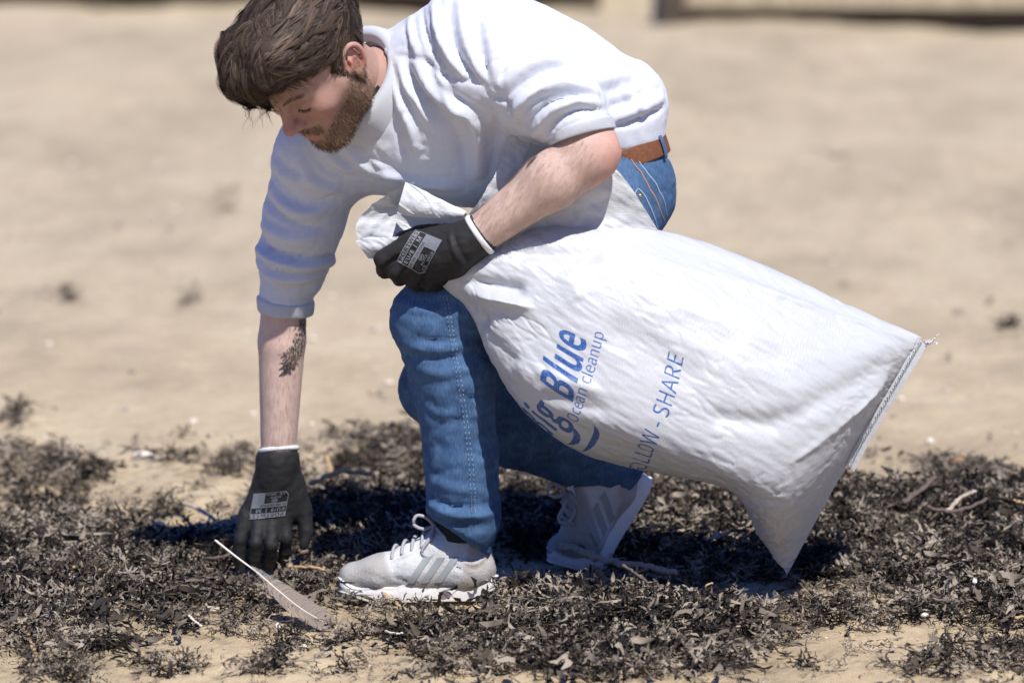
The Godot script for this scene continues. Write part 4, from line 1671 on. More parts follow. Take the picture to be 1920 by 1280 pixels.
# ---------------------------------------------------------------- clothes
func build_sweatshirt() -> void:
	var f := Field.new()
	# chest, back, belly
	lim(f, Vector3(-0.2487, 0.7416, -0.0933), Vector3(-0.1351, 0.7952, -0.0517), 100, 112, 60)
	lim(f, Vector3(-0.1351, 0.7952, -0.0517), Vector3(-0.0462, 0.8565, -0.0333), 112, 128, 60)
	lim(f, Vector3(-0.0464, 0.859, -0.05), Vector3(0.0424, 0.8171, -0.0833), 150, 148, 70)
	lim(f, Vector3(0.0424, 0.8171, -0.0833), Vector3(0.1744, 0.8026, -0.0983), 145, 84, 60)
	lim(f, Vector3(-0.1614, 0.7353, -0.075), Vector3(-0.0509, 0.7333, -0.0708), 98, 104, 60)
	lim(f, Vector3(-0.051, 0.7365, -0.0792), Vector3(0.1191, 0.7735, -0.0917), 108, 90, 60)
	lim(f, Vector3(0.1618, 0.7812, -0.0983), Vector3(0.1621, 0.7081, -0.1), 100, 98, 30)
	# shoulders and the nape
	lim(f, hp(0, -0.172, -0.115), Vector3(-0.0464, 0.859, -0.05), 58, 120, 50)
	lim(f, Vector3(-0.2074, 0.827, -0.0708), Vector3(-0.0626, 0.894, 0.0042), 84, 100, 50)
	lim(f, Vector3(-0.229, 0.784, -0.075), Vector3(-0.3025, 0.7178, -0.0917), 88, 84, 50)
	# hem and neck hole
	f.slice(Vector3(0.2004, 0.7204, -0.0983), Vector3(0.2, -0.956, 0.2211), 0.15, 0.006)
	f.limb(hp(-0.009, -0.08, -0.040), hp(-0.017, -0.175, -0.057), 0.063, 0.065, 0.008, true)
	# left sleeve pushed up to the elbow
	lim(f, Vector3(-0.06, 0.8911, 0.0167), Vector3(0.0373, 0.8418, 0.0625), 100, 84, 40)
	lim(f, Vector3(0.0373, 0.8418, 0.0625), Vector3(0.0842, 0.8114, 0.0875), 84, 76, 20)
	lim(f, Vector3(0.0743, 0.8234, 0.0833), Vector3(0.0923, 0.7999, 0.095), 75, 66, 8)
	lim(f, Vector3(0.0989, 0.7903, 0.0983), Vector3(0.1121, 0.7516, 0.1067), 61, 61, 2)
	f.slice(Vector3(0.1079, 0.7728, 0.1042), Vector3(0.19, -0.9339, 0.2882), 0.085, 0.003)
	# right sleeve
	lim(f, Vector3(-0.3068, 0.7159, -0.0933), Vector3(-0.3324, 0.6208, -0.1083), 84, 78, 40)
	lim(f, Vector3(-0.3324, 0.6208, -0.1083), Vector3(-0.3472, 0.5586, -0.1183), 76, 74, 20)
	lim(f, Vector3(-0.3527, 0.5459, -0.1217), Vector3(-0.3547, 0.5265, -0.1233), 75, 66, 6)
	lim(f, Vector3(-0.3639, 0.4979, -0.1275), Vector3(-0.368, 0.4502, -0.13), 54, 53, 2)
	f.slice(Vector3(-0.3679, 0.4581, -0.13), Vector3(-0.15, -0.9473, 0.2703), 0.085, 0.003)
	var m := nets(f, 0.0047, 1)
	var folds := [
		# seam from the collar into the armpit
		[[Vector3(-0.1799, 0.8878, 0.0167), Vector3(-0.1413, 0.8828, 0.0333), Vector3(-0.1094, 0.8612, 0.05), Vector3(-0.0762, 0.8522, 0.0583), Vector3(-0.0455, 0.8481, 0.0667)], 8.0, -6.0],
		# drawn-in folds on top of the left shoulder
		[[Vector3(-0.1413, 0.9661, 0.0167), Vector3(-0.1363, 0.9253, 0.025), Vector3(-0.1203, 0.8895, 0.0417), Vector3(-0.0944, 0.8621, 0.0583)], 11.0, -9.0],
		[[Vector3(-0.123, 0.9744, 0.0167), Vector3(-0.1147, 0.9253, 0.025), Vector3(-0.0979, 0.8895, 0.0417), Vector3(-0.0762, 0.8621, 0.0583)], 11.0, 9.0],
		[[Vector3(-0.0997, 0.9661, 0.0167), Vector3(-0.0912, 0.9103, 0.0417), Vector3(-0.0728, 0.8721, 0.0583), Vector3(-0.0513, 0.8531, 0.0667)], 11.0, -9.0],
		[[Vector3(-0.0814, 0.9744, 0.0167), Vector3(-0.0728, 0.9194, 0.05), Vector3(-0.0578, 0.8796, 0.0667), Vector3(-0.0429, 0.8556, 0.075)], 12.0, 9.0],
		[[Vector3(-0.0582, 0.9702, 0.0167), Vector3(-0.0513, 0.9194, 0.05), Vector3(-0.043, 0.8813, 0.0667), Vector3(-0.0372, 0.8556, 0.075)], 11.0, -8.0],
		[[Vector3(-0.0399, 0.9494, 0.0167), Vector3(-0.0313, 0.9053, 0.075), Vector3(-0.0289, 0.8565, 0.0833)], 13.0, 7.0],
		[[Vector3(-0.0183, 0.9494, 0.0167), Vector3(-0.0099, 0.9053, 0.075), Vector3(-0.0181, 0.8565, 0.0833)], 11.0, -6.0],
		[[Vector3(-0.1626, 0.9562, 0), Vector3(-0.1565, 0.9161, 0.0167), Vector3(-0.1448, 0.8878, 0.025)], 10.0, 6.0],
		# long folds hanging across the chest
		[[Vector3(-0.1767, 0.8744, 0.0167), Vector3(-0.1652, 0.8409, 0.0167), Vector3(-0.1469, 0.8158, 0.0167), Vector3(-0.1237, 0.7755, 0.0167)], 13.0, 9.0],
		[[Vector3(-0.1876, 0.8577, 0.0167), Vector3(-0.1756, 0.8106, 0.0083), Vector3(-0.1607, 0.7728, 0.0083), Vector3(-0.1508, 0.7391, 0.0083)], 12.0, 8.0],
		[[Vector3(-0.1634, 0.8677, 0.0167), Vector3(-0.146, 0.8309, 0.0167), Vector3(-0.1236, 0.8032, 0.0167), Vector3(-0.102, 0.778, 0.0167)], 11.0, -8.0],
		[[Vector3(-0.15, 0.8761, 0.0167), Vector3(-0.1291, 0.8418, 0.025), Vector3(-0.1, 0.8125, 0.025), Vector3(-0.0683, 0.7976, 0.0333), Vector3(-0.0559, 0.7674, 0.0333), Vector3(-0.0552, 0.7033, 0.025)], 17.0, 15.0],
		[[Vector3(-0.123, 0.8678, 0.0333), Vector3(-0.1048, 0.8386, 0.0333), Vector3(-0.0916, 0.8177, 0.0333), Vector3(-0.0783, 0.8051, 0.0333)], 11.0, 8.0],
		[[Vector3(-0.1292, 0.8167, 0.025), Vector3(-0.1001, 0.7832, 0.025), Vector3(-0.082, 0.7486, 0.0167), Vector3(-0.0754, 0.7064, 0.0167)], 22.0, -13.0],
		[[Vector3(-0.0457, 0.8238, 0.05), Vector3(-0.0291, 0.7904, 0.05), Vector3(-0.025, 0.7433, 0.0417), Vector3(-0.0351, 0.7002, 0.0333)], 20.0, -12.0],
		[[Vector3(-0.184, 0.7938, 0.0083), Vector3(-0.1778, 0.7549, 0), Vector3(-0.1637, 0.7211, 0)], 14.0, -7.0],
		[[Vector3(-0.2269, 0.7285, -0.0083), Vector3(-0.1934, 0.6989, -0.0083), Vector3(-0.1431, 0.6819, -0.0083), Vector3(-0.0926, 0.6777, -0.0083)], 16.0, 7.0],
		[[Vector3(-0.2691, 0.7511, -0.0167), Vector3(-0.2458, 0.719, -0.0167), Vector3(-0.2139, 0.6969, -0.0167), Vector3(-0.187, 0.6935, -0.0167)], 13.0, 8.0],
		[[Vector3(-0.2564, 0.7613, -0.0167), Vector3(-0.2272, 0.7274, -0.0167), Vector3(-0.197, 0.7122, -0.0167)], 11.0, -7.0],
		[[Vector3(-0.3218, 0.7416, -0.025), Vector3(-0.2985, 0.7043, -0.025), Vector3(-0.2598, 0.6873, -0.025)], 14.0, -8.0],
		[[Vector3(-0.3032, 0.7501, -0.025), Vector3(-0.2782, 0.7128, -0.025), Vector3(-0.2463, 0.6992, -0.025)], 12.0, 7.0],
		[[Vector3(-0.3376, 0.7168, -0.0333), Vector3(-0.3126, 0.6785, -0.0333), Vector3(-0.2705, 0.664, -0.0333)], 14.0, 7.0],
		# where the sleeve leaves the chest
		[[Vector3(-0.048, 0.8531, 0.0667), Vector3(-0.0347, 0.8291, 0.075), Vector3(-0.0116, 0.8234, 0.0833), Vector3(0, 0.8036, 0.0917), Vector3(0.0206, 0.7756, 0.1)], 10.0, -9.0],
		# rolls of the left sleeve
		[[Vector3(0.1306, 0.8374, 0.075), Vector3(0.0837, 0.8536, 0.1167), Vector3(0.0442, 0.8463, 0.125), Vector3(0.0115, 0.8232, 0.125), Vector3(0.0016, 0.7975, 0.1167)], 12.0, 13.0],
		[[Vector3(0.1257, 0.8225, 0.075), Vector3(0.0837, 0.8355, 0.1167), Vector3(0.0442, 0.8193, 0.1333), Vector3(0.0181, 0.7836, 0.125)], 9.0, -12.0],
		[[Vector3(0.1337, 0.8217, 0.0833), Vector3(0.0984, 0.8282, 0.125), Vector3(0.0572, 0.812, 0.1417), Vector3(0.0328, 0.7764, 0.1333)], 11.0, 12.0],
		[[Vector3(0.1369, 0.8111, 0.0917), Vector3(0.105, 0.815, 0.125), Vector3(0.0704, 0.8005, 0.1417), Vector3(0.0476, 0.7698, 0.1333)], 8.0, -11.0],
		[[Vector3(0.1141, 0.8564, 0.0667), Vector3(0.0722, 0.8724, 0.1083), Vector3(0.0295, 0.8635, 0.1167), Vector3(-0.0082, 0.8329, 0.1083)], 11.0, -9.0],
		[[Vector3(0.1026, 0.8771, 0.0583), Vector3(0.0624, 0.8897, 0.1), Vector3(0.0205, 0.879, 0.1083), Vector3(-0.0148, 0.8484, 0.1)], 13.0, 9.0],
		[[Vector3(0.0745, 0.8961, 0.05), Vector3(0.0329, 0.9028, 0.0917), Vector3(-0.0041, 0.8839, 0.0917)], 12.0, -6.0],
		# back and hem
		[[Vector3(0.1403, 0.8032, 0.0167), Vector3(0.1775, 0.8139, 0), Vector3(0.2139, 0.8305, -0.0167)], 15.0, -7.0],
		[[Vector3(0.1334, 0.8493, 0.0167), Vector3(0.1714, 0.8559, 0), Vector3(0.2115, 0.8616, -0.025)], 18.0, 7.0],
		[[Vector3(0.1592, 0.7735, 0), Vector3(0.1972, 0.7826, -0.0083), Vector3(0.2408, 0.8016, -0.0333)], 11.0, -10.0],
		[[Vector3(0.1609, 0.7869, 0), Vector3(0.2013, 0.8003, -0.0083), Vector3(0.2407, 0.8168, -0.0333)], 14.0, 8.0],
		[[Vector3(0.1757, 0.8349, 0), Vector3(0.197, 0.8129, -0.0083), Vector3(0.2142, 0.7909, -0.0167)], 12.0, 6.0],
		[[Vector3(0.0667, 0.9396, 0), Vector3(0.1042, 0.907, 0.0083), Vector3(0.1335, 0.8735, 0.0083)], 12.0, -6.0],
		[[Vector3(0.0834, 0.9437, 0), Vector3(0.1252, 0.9019, 0), Vector3(0.1588, 0.8643, 0)], 12.0, 6.0],
		# right sleeve
		[[Vector3(-0.3942, 0.6496, -0.075), Vector3(-0.3722, 0.6263, -0.0583), Vector3(-0.3311, 0.6086, -0.05), Vector3(-0.2874, 0.6039, -0.0583)], 13.0, -10.0],
		[[Vector3(-0.3889, 0.6685, -0.075), Vector3(-0.363, 0.6412, -0.05), Vector3(-0.329, 0.6281, -0.0458), Vector3(-0.2867, 0.636, -0.05)], 14.0, 8.0],
		[[Vector3(-0.3769, 0.689, -0.05), Vector3(-0.3429, 0.6543, -0.0417), Vector3(-0.2964, 0.6509, -0.0417), Vector3(-0.2669, 0.672, -0.05)], 13.0, -6.0],
		[[Vector3(-0.4048, 0.5899, -0.0833), Vector3(-0.3886, 0.57, -0.0667), Vector3(-0.3422, 0.5575, -0.0583), Vector3(-0.2868, 0.5566, -0.075)], 9.0, -11.0],
		[[Vector3(-0.4119, 0.5674, -0.0833), Vector3(-0.3789, 0.5506, -0.0583), Vector3(-0.3254, 0.5402, -0.0583), Vector3(-0.2869, 0.548, -0.075)], 12.0, 11.0],
		[[Vector3(-0.411, 0.5436, -0.0917), Vector3(-0.3882, 0.5251, -0.0667), Vector3(-0.348, 0.5189, -0.0625), Vector3(-0.3076, 0.522, -0.075)], 10.0, 8.0],
		[[Vector3(-0.4092, 0.5523, -0.0917), Vector3(-0.3839, 0.5355, -0.0667), Vector3(-0.341, 0.5292, -0.0625), Vector3(-0.299, 0.5359, -0.075)], 7.0, -8.0],
		[[Vector3(-0.4067, 0.518, -0.1), Vector3(-0.3719, 0.5012, -0.075), Vector3(-0.3185, 0.5033, -0.0833)], 7.0, -7.0],
		[[Vector3(-0.4012, 0.6071, -0.0833), Vector3(-0.3657, 0.5893, -0.0583), Vector3(-0.3067, 0.582, -0.0667)], 16.0, 7.0],
		[[Vector3(-0.3851, 0.7146, -0.05), Vector3(-0.3553, 0.6859, -0.0417), Vector3(-0.3131, 0.6774, -0.0417)], 16.0, 5.0],
	]
	crease(m, folds, 1.2)
	push(m, func(p: Vector3, n: Vector3) -> float:
		return 0.0015 * broad.get_noise_3d(p.x * 16.0 + p.y * 8.0, p.y * 15.0, p.z * 16.0) - 0.0013 * maxf(0.14 - absf(broad.get_noise_3d(p.x * 9.0 - p.y * 5.0, p.y * 10.0 + 7.0, p.z * 9.0)), 0.0) / 0.14 + 0.0008 * fine.get_noise_3d(p.x * 60.0, p.y * 45.0, p.z * 60.0))
	var shirt := part("sweatshirt", to_mesh([m]), M.cotton, person, "white crew neck sweatshirt with pushed up sleeves")
	rib_cuff(Vector3(-0.3658, 0.4794, -0.1283), Vector3(-0.3679, 0.4572, -0.13), 56.0, 55.0, shirt)
	rib_cuff(Vector3(0.1038, 0.7873, 0.1008), Vector3(0.1087, 0.7704, 0.105), 66.0, 64.0, shirt)
	# ribbed collar round the neck
	var ring: Array = []
	var inner: Array = []
	var c := hp(-0.013, -0.116, -0.047)
	var ax := (hp(-0.009, -0.08, -0.040) - hp(-0.017, -0.16, -0.055)).normalized()
	var sx := head_axes.x
	var sy := ax.cross(sx).normalized()
	sx = sy.cross(ax).normalized()
	for k in 4:
		var row: Array = []
		var rr: float = [0.060, 0.067, 0.082, 0.092][k]
		var hh: float = [0.014, 0.029, 0.024, -0.018][k]
		for i in 16:
			var a := TAU * i / 16.0
			row.append(c + (sx * cos(a) * 1.02 + sy * sin(a) * 1.08) * rr + ax * hh)
		ring.append(row)
	part("collar", sheet(ring, 96, 10, null, true), M.rib, shirt)
	var under: Array = []
	for k in 4:
		var row: Array = []
		for i in 16:
			var a := TAU * i / 16.0
			row.append(c + (sx * cos(a) + sy * sin(a) * 1.05) * [0.078, 0.064, 0.063, 0.0575][k] + ax * ([-0.020, -0.006, 0.010, 0.022][k] - (0.018 * sin(a) if k > 1 else 0.0)))
		under.append(row)
	part("undershirt_neckline", sheet(under, 64, 6, null, true), M.undershirt, person, "black undershirt showing inside the collar")


func rib_cuff(a: Vector3, b: Vector3, r0: float, r1: float, parent: Node3D) -> void:
	# a knitted band round the arm, its edge rolled in
	var ax := (b - a).normalized()
	var x := ax.cross(Vector3(0, 0, 1)).normalized()
	var y := x.cross(ax).normalized()
	var rows: Array = []
	for k in 7:
		var row: Array = []
		var t: float = [-0.25, 0.0, 0.12, 0.5, 0.92, 1.04, 0.95][k]
		var r: float = lerpf(r0, r1, t) + [-6.0, -3.0, 0.5, 1.0, 0.0, -2.5, -7.0][k]
		for i in 14:
			var an := TAU * i / 14.0
			row.append(a.lerp(b, t) + (x * cos(an) + y * sin(an)) * r * U * (1.0 + 0.02 * sin(an * 3.0 + k)))
		rows.append(row)
	part("cuff", sheet(rows, 84, 14, null, true), M.rib, parent, "ribbed cuff")


func build_jeans() -> void:
	var f := Field.new()
	lim(f, Vector3(0.1621, 0.7167, -0.1), Vector3(0.1744, 0.6649, -0.1017), 94, 102, 40)
	lim(f, Vector3(0.1773, 0.6588, -0.0833), Vector3(0.183, 0.6496, -0.075), 92, 84, 40)
	lim(f, Vector3(0.1607, 0.6358, -0.0333), Vector3(-0.1223, 0.4733, 0.015), 96, 78, 30)
	lim(f, Vector3(-0.1265, 0.4685, 0.0167), Vector3(-0.0948, 0.3814, 0.01), 80, 79, 20)
	lim(f, Vector3(-0.0948, 0.3814, 0.01), Vector3(-0.0816, 0.2504, 0.0033), 79, 70, 20)
	lim(f, Vector3(-0.0816, 0.2504, 0.0033), Vector3(-0.0768, 0.1499, 0.0017), 70, 72, 16)
	lim(f, Vector3(-0.0785, 0.1543, 0.0017), Vector3(-0.0838, 0.0751, 0), 70, 58, 10)
	f.slice(Vector3(-0.0803, 0.1084, 0), Vector3(-0.55, -0.7862, 0.2619), 0.11, 0.003)
	# far leg
	lim(f, Vector3(0.1688, 0.6118, -0.1708), Vector3(-0.1111, 0.3345, -0.1375), 96, 80, 30)
	lim(f, Vector3(-0.118, 0.3292, -0.1375), Vector3(0, 0.2571, -0.1792), 79, 78, 20)
	lim(f, Vector3(0, 0.2571, -0.1792), Vector3(0.209, 0.1495, -0.2633), 76, 60, 20)
	f.slice(Vector3(0.1991, 0.1538, -0.26), Vector3(0.8, -0.5766, -0.1004), 0.10, 0.003)
	f.slice(Vector3(0.1706, 0.7236, -0.1), Vector3(-0.25, 0.9528, -0.0681), 0.14, 0.004)
	var m := nets(f, 0.0058, 1)
	var wrinkles := [
		[[Vector3(-0.1887, 0.4742, 0.05), Vector3(-0.1545, 0.4555, 0.0792), Vector3(-0.1086, 0.4453, 0.0792), Vector3(-0.0628, 0.4516, 0.0667)], 12.0, -5.0],
		[[Vector3(-0.178, 0.4401, 0.05), Vector3(-0.1422, 0.4319, 0.075), Vector3(-0.0962, 0.4344, 0.075), Vector3(-0.0502, 0.4431, 0.0667)], 12.0, 6.0],
		[[Vector3(-0.1747, 0.4214, 0.05), Vector3(-0.1338, 0.4174, 0.075), Vector3(-0.092, 0.4208, 0.075), Vector3(-0.0461, 0.4304, 0.0667)], 10.0, -6.0],
		[[Vector3(-0.1555, 0.3975, 0.05), Vector3(-0.1088, 0.3936, 0.075), Vector3(-0.0587, 0.4048, 0.0667)], 12.0, 4.0],
		[[Vector3(-0.1044, 0.47, 0.075), Vector3(-0.0769, 0.4599, 0.075), Vector3(-0.046, 0.4669, 0.0667)], 9.0, -5.0],
		[[Vector3(-0.0918, 0.4955, 0.075), Vector3(-0.0668, 0.4819, 0.075), Vector3(-0.0376, 0.4839, 0.0667)], 9.0, 5.0],
		[[Vector3(-0.1843, 0.5082, 0.05), Vector3(-0.1501, 0.4962, 0.0792), Vector3(-0.1101, 0.4962, 0.0792)], 12.0, 4.0],
		[[Vector3(-0.077, 0.4021, 0.075), Vector3(-0.0588, 0.3408, 0.0667), Vector3(-0.0463, 0.2705, 0.0583)], 12.0, 4.0],
		[[Vector3(-0.1348, 0.3204, 0.05), Vector3(-0.1247, 0.2619, 0.0583), Vector3(-0.131, 0.2084, 0.05)], 14.0, 3.0],
		[[Vector3(-0.1388, 0.1936, 0.0417), Vector3(-0.1098, 0.18, 0.0583), Vector3(-0.0675, 0.1748, 0.0625), Vector3(-0.0169, 0.1806, 0.0417)], 11.0, -9.0],
		[[Vector3(-0.1372, 0.1763, 0.0417), Vector3(-0.1056, 0.1653, 0.0583), Vector3(-0.0633, 0.161, 0.0625), Vector3(-0.0136, 0.1633, 0.0417)], 11.0, 9.0],
		[[Vector3(-0.1339, 0.1589, 0.0417), Vector3(-0.1014, 0.1462, 0.0583), Vector3(-0.0591, 0.142, 0.0625), Vector3(-0.0153, 0.1442, 0.0417)], 9.0, -9.0],
		[[Vector3(-0.1354, 0.2152, 0.0417), Vector3(-0.097, 0.2068, 0.0625), Vector3(-0.0506, 0.2008, 0.0625)], 12.0, 5.0],
		[[Vector3(-0.0549, 0.1929, 0.0583), Vector3(-0.0355, 0.1738, 0.05), Vector3(-0.0212, 0.1502, 0.0417)], 9.0, -6.0],
		# seat
		[[Vector3(0.1936, 0.719, -0.0167), Vector3(0.2151, 0.6924, -0.025), Vector3(0.2371, 0.656, -0.0417), Vector3(0.2427, 0.6206, -0.05)], 8.0, 4.0],
		[[Vector3(0.1682, 0.7031, -0.0083), Vector3(0.1936, 0.6777, -0.0083), Vector3(0.2152, 0.634, -0.0167)], 14.0, -5.0],
		[[Vector3(0.1596, 0.6873, 0), Vector3(0.185, 0.6533, 0), Vector3(0.2021, 0.6109, 0)], 12.0, 5.0],
		# far knee
		[[Vector3(-0.1802, 0.3743, -0.075), Vector3(-0.1588, 0.3489, -0.0708), Vector3(-0.146, 0.3139, -0.0708)], 12.0, 4.0],
		[[Vector3(0, 0.3066, -0.1083), Vector3(0.0216, 0.2705, -0.1125), Vector3(0.0347, 0.2237, -0.125)], 14.0, -6.0],
		[[Vector3(0.0434, 0.268, -0.125), Vector3(0.0696, 0.2308, -0.1333), Vector3(0.0786, 0.1828, -0.15)], 14.0, 6.0],
		[[Vector3(-0.1052, 0.5237, 0.0667), Vector3(-0.0961, 0.47, 0.075), Vector3(-0.0895, 0.4191, 0.075), Vector3(-0.0804, 0.368, 0.075), Vector3(-0.0722, 0.3074, 0.0708), Vector3(-0.0648, 0.2464, 0.0667), Vector3(-0.0607, 0.1948, 0.0667), Vector3(-0.0591, 0.1559, 0.0667)], 6.0, 4.0],
		[[Vector3(-0.1428, 0.3777, 0.0583), Vector3(-0.1174, 0.3733, 0.0667), Vector3(-0.0922, 0.3792, 0.0708)], 10.0, -4.0], [[Vector3(-0.088, 0.363, 0.0708), Vector3(-0.0629, 0.3544, 0.0708), Vector3(-0.0378, 0.3597, 0.0583)], 10.0, -5.0],
		[[Vector3(-0.0672, 0.3237, 0.0667), Vector3(-0.0462, 0.3271, 0.0625), Vector3(-0.0295, 0.3358, 0.05)], 9.0, 5.0], [[Vector3(-0.1346, 0.3383, 0.0542), Vector3(-0.1092, 0.325, 0.065), Vector3(-0.0823, 0.3305, 0.0667)], 11.0, 4.0],
		[[Vector3(-0.0589, 0.2873, 0.065), Vector3(-0.0404, 0.292, 0.0583), Vector3(-0.0253, 0.2972, 0.0458)], 9.0, -5.0], [[Vector3(-0.0505, 0.2456, 0.0625), Vector3(-0.0354, 0.2512, 0.0567), Vector3(-0.0236, 0.2593, 0.0458)], 9.0, 5.0],
		[[Vector3(-0.1366, 0.2774, 0.05), Vector3(-0.1179, 0.2691, 0.06), Vector3(-0.0926, 0.275, 0.0633)], 10.0, -4.0], [[Vector3(-0.0836, 0.4361, 0.075), Vector3(-0.0602, 0.4439, 0.0708), Vector3(-0.0402, 0.4492, 0.0625)], 8.0, -6.0],
		[[Vector3(-0.0734, 0.5104, 0.0733), Vector3(-0.0584, 0.4909, 0.0733), Vector3(-0.046, 0.4676, 0.0708)], 10.0, 5.0],
	]
	crease(m, wrinkles, 0.95)
	push(m, func(p: Vector3, n: Vector3) -> float:
		return 0.0024 * broad.get_noise_3d(p.x * 14.0, p.y * 14.0, p.z * 14.0) - 0.0024 * maxf(0.13 - absf(broad.get_noise_3d(p.x * 9.0 + p.y * 5.0, p.y * 9.0 - p.x * 6.0, p.z * 9.0 + 4.0)), 0.0) / 0.13 + 0.0007 * fine.get_noise_3d(p.x * 50.0, p.y * 85.0, p.z * 50.0))
	var paint := func(p: Vector3, n: Vector3) -> Color:
		var k := 0.96 + 0.36 * broad.get_noise_3dv(p * 9.0) + 0.24 * fine.get_noise_3d(p.x * 30.0, p.y * 90.0, p.z * 30.0)
		var d := p.distance_to(Vector3(-0.1419, 0.487, 0.075)) / (75.0 * U)
		k += 0.95 * exp(-d * d)
		d = p.distance_to(Vector3(-0.0925, 0.3057, 0.0625)) / (120.0 * U)
		k += 0.34 * exp(-d * d)
		# worn edge of the hem
		var e := absf((p - Vector3(-0.0803, 0.1084, 0)).dot(Vector3(-0.55, -0.7862, 0.2619))) / (10.0 * U)
		if p.distance_to(Vector3(-0.0803, 0.1084, 0)) < 0.1:
			k += 0.55 * exp(-e * e) * (0.6 + 0.8 * fine.get_noise_3dv(p * 120.0))
		return Color(k, k, k * 0.98)
	var jeans := part("jeans", to_mesh([m], paint), M.denim, person, "blue denim jeans, the near knee faded")
	# sewing: outer seam of the near leg and its hem
	var lay := func(pts: Array, r: float, mat: Material, called: String, up := 0.0006, dash := 0.0) -> void:
		var line := PackedVector3Array()
		for p: Vector3 in smooth_line(pts, 14):
			var q := f.hit(p - FRONT * 0.2, FRONT)
			if q != Vector3.INF:
				# the folds lie off the plain field: follow the mesh
				line.append(nearest(m, q) - FRONT * up)
		if line.size() < 2:
			return
		var st := tool_()
		if dash > 0.0:
			for i in line.size() - 1:
				if i % 2 == 0:
					tube(st, PackedVector3Array([line[i], line[i + 1]]), func(t): return r, 4)
		else:
			tube(st, line, func(t): return r, 5)
		part(called, done(st), mat, jeans)
	var side := [Vector3(-0.1019, 0.5144, 0.0667), Vector3(-0.0935, 0.47, 0.075), Vector3(-0.0862, 0.4191, 0.075), Vector3(-0.0771, 0.368, 0.075), Vector3(-0.0689, 0.3074, 0.0708), Vector3(-0.0623, 0.2464, 0.0667), Vector3(-0.059, 0.1948, 0.0667), Vector3(-0.0574, 0.1671, 0.0667)]
	var side2: Array = side.map(func(p): return p + Vector3(-7.0 * U, 0, 0))
	lay.call(side, 0.0006, M.thread, "seam_stitching", 0.0003, 1.0)
	lay.call(side2, 0.0005, M.thread, "seam_stitching", 0.0004, 1.0)
	lay.call([Vector3(0.1952, 0.7257, -0.0167), Vector3(0.2139, 0.7003, -0.0167), Vector3(0.235, 0.6614, -0.0333), Vector3(0.2478, 0.6249, -0.05)], 0.0012, M.thread, "seat_stitching")
	lay.call([Vector3(0.1885, 0.7207, -0.0167), Vector3(0.2072, 0.6952, -0.0167), Vector3(0.2283, 0.6555, -0.0333), Vector3(0.241, 0.6189, -0.05)], 0.0010, M.orange_thread, "seat_stitching")
	lay.call([Vector3(0.1989, 0.6748, -0.0167), Vector3(0.2108, 0.6612, -0.0167), Vector3(0.2231, 0.6328, -0.025), Vector3(0.2323, 0.6047, -0.0417)], 0.0014, M.thread, "pocket_stitching")
	lay.call([Vector3(0.1989, 0.6748, -0.0167), Vector3(0.1939, 0.6646, -0.0167), Vector3(0.2024, 0.6476, -0.0167)], 0.0012, M.thread, "pocket_stitching")
	for p: Vector3 in [Vector3(0.1646, 0.7042, 0), Vector3(0.2021, 0.6641, -0.0083)]:
		var q := f.hit(p - FRONT * 0.2, FRONT)
		if q != Vector3.INF:
			var st := tool_()
			blob(st, nearest(m, q) - FRONT * 0.0006, Vector3(0.0036, 0.0036, 0.0018), 3, 0.0, 8)
			part("rivet", done(st), M.copper, jeans)
	# belt
	var band: Array = []
	var mid := Vector3(0.1672, 0.7116, -0.1)
	var ax: Vector3 = Vector3(-0.32, 0.9465, -0.0467).normalized()
	var bx := ax.cross(Vector3(0, 0, 1)).normalized()
	var bz := bx.cross(ax).normalized()
	for k in 4:
		var row: Array = []
		for i in 16:
			var a := TAU * i / 16.0
			var r := 99.0 + (3.0 if k in [1, 2] else 0.0)
			row.append(mid + (bx * cos(a) * 1.02 + bz * sin(a)) * r * U + ax * [-19.0, -17.0, 17.0, 19.0][k] * U)
		band.append(row)
	part("belt", sheet(band, 72, 6, null, true), M.leather, person, "brown leather belt at the back of the jeans")
	var strap: Array = []
	for k in 2:
		var row: Array = []
		for j in 5:
			var an := 0.46 + 0.11 * k
			row.append(mid + (bx * cos(an) * 1.02 + bz * sin(an)) * [100.0, 104.5, 106.5, 104.5, 99.0][j] * U + ax * [-27.0, -22.0, 0.0, 20.0, 24.0][j] * U)
		strap.append(row)
	part("belt_loop", sheet(strap, 16, 4), M.denim, jeans)


func nearest(m: Dictionary, p: Vector3) -> Vector3:
	# the mesh point at p's place, by the offset of the vertices near it
	var v: PackedVector3Array = m.v
	var n: PackedVector3Array = m.n
	var sum := Vector3.ZERO
	var all := 0.0
	for i in v.size():
		var d := v[i].distance_squared_to(p)
		if d < 0.0001:
			var w := exp(-d / 0.00002)
			sum += (p + n[i] * (v[i] - p).dot(n[i])) * w
			all += w
	return sum / all if all > 1e-6 else p


# ---------------------------------------------------------------- gloves
func glove_tone(p: Vector3, tips: Vector3, reach: float) -> Color:
	# dipped fingers are a little greyer than the knitted back
	var k := smoothstep(reach, reach * 0.55, p.distance_to(tips))
	var v := 1.0 + 0.25 * fine.get_noise_3dv(p * 70.0)
	return Color(v, v, v).lerp(Color(3.6, 3.6, 3.8) * v, k)


func hem_band(at: Vector3, axis: Vector3, r0: float, r1: float, tall: float, parent: Node3D) -> void:
	var rows: Array = []
	var x := axis.cross(Vector3(0, 0, 1)).normalized()
	var y := x.cross(axis).normalized()
	for k in 5:
		var row: Array = []
		for i in 12:
			var a := TAU * i / 12.0
			var r: float = [r0 - 5.0, r0, r0 + 2.0, r0 + 1.0, r0 - 4.0][k]
			row.append(at + (x * cos(a) + y * sin(a) * r1 / r0) * r * U + axis * tall * U * ([-0.5, -0.5, 0.0, 0.5, 0.5][k]))
		rows.append(row)
	part("cuff_band", sheet(rows, 48, 8, null, true), M.glove_hem, parent, "white edge of the cuff")


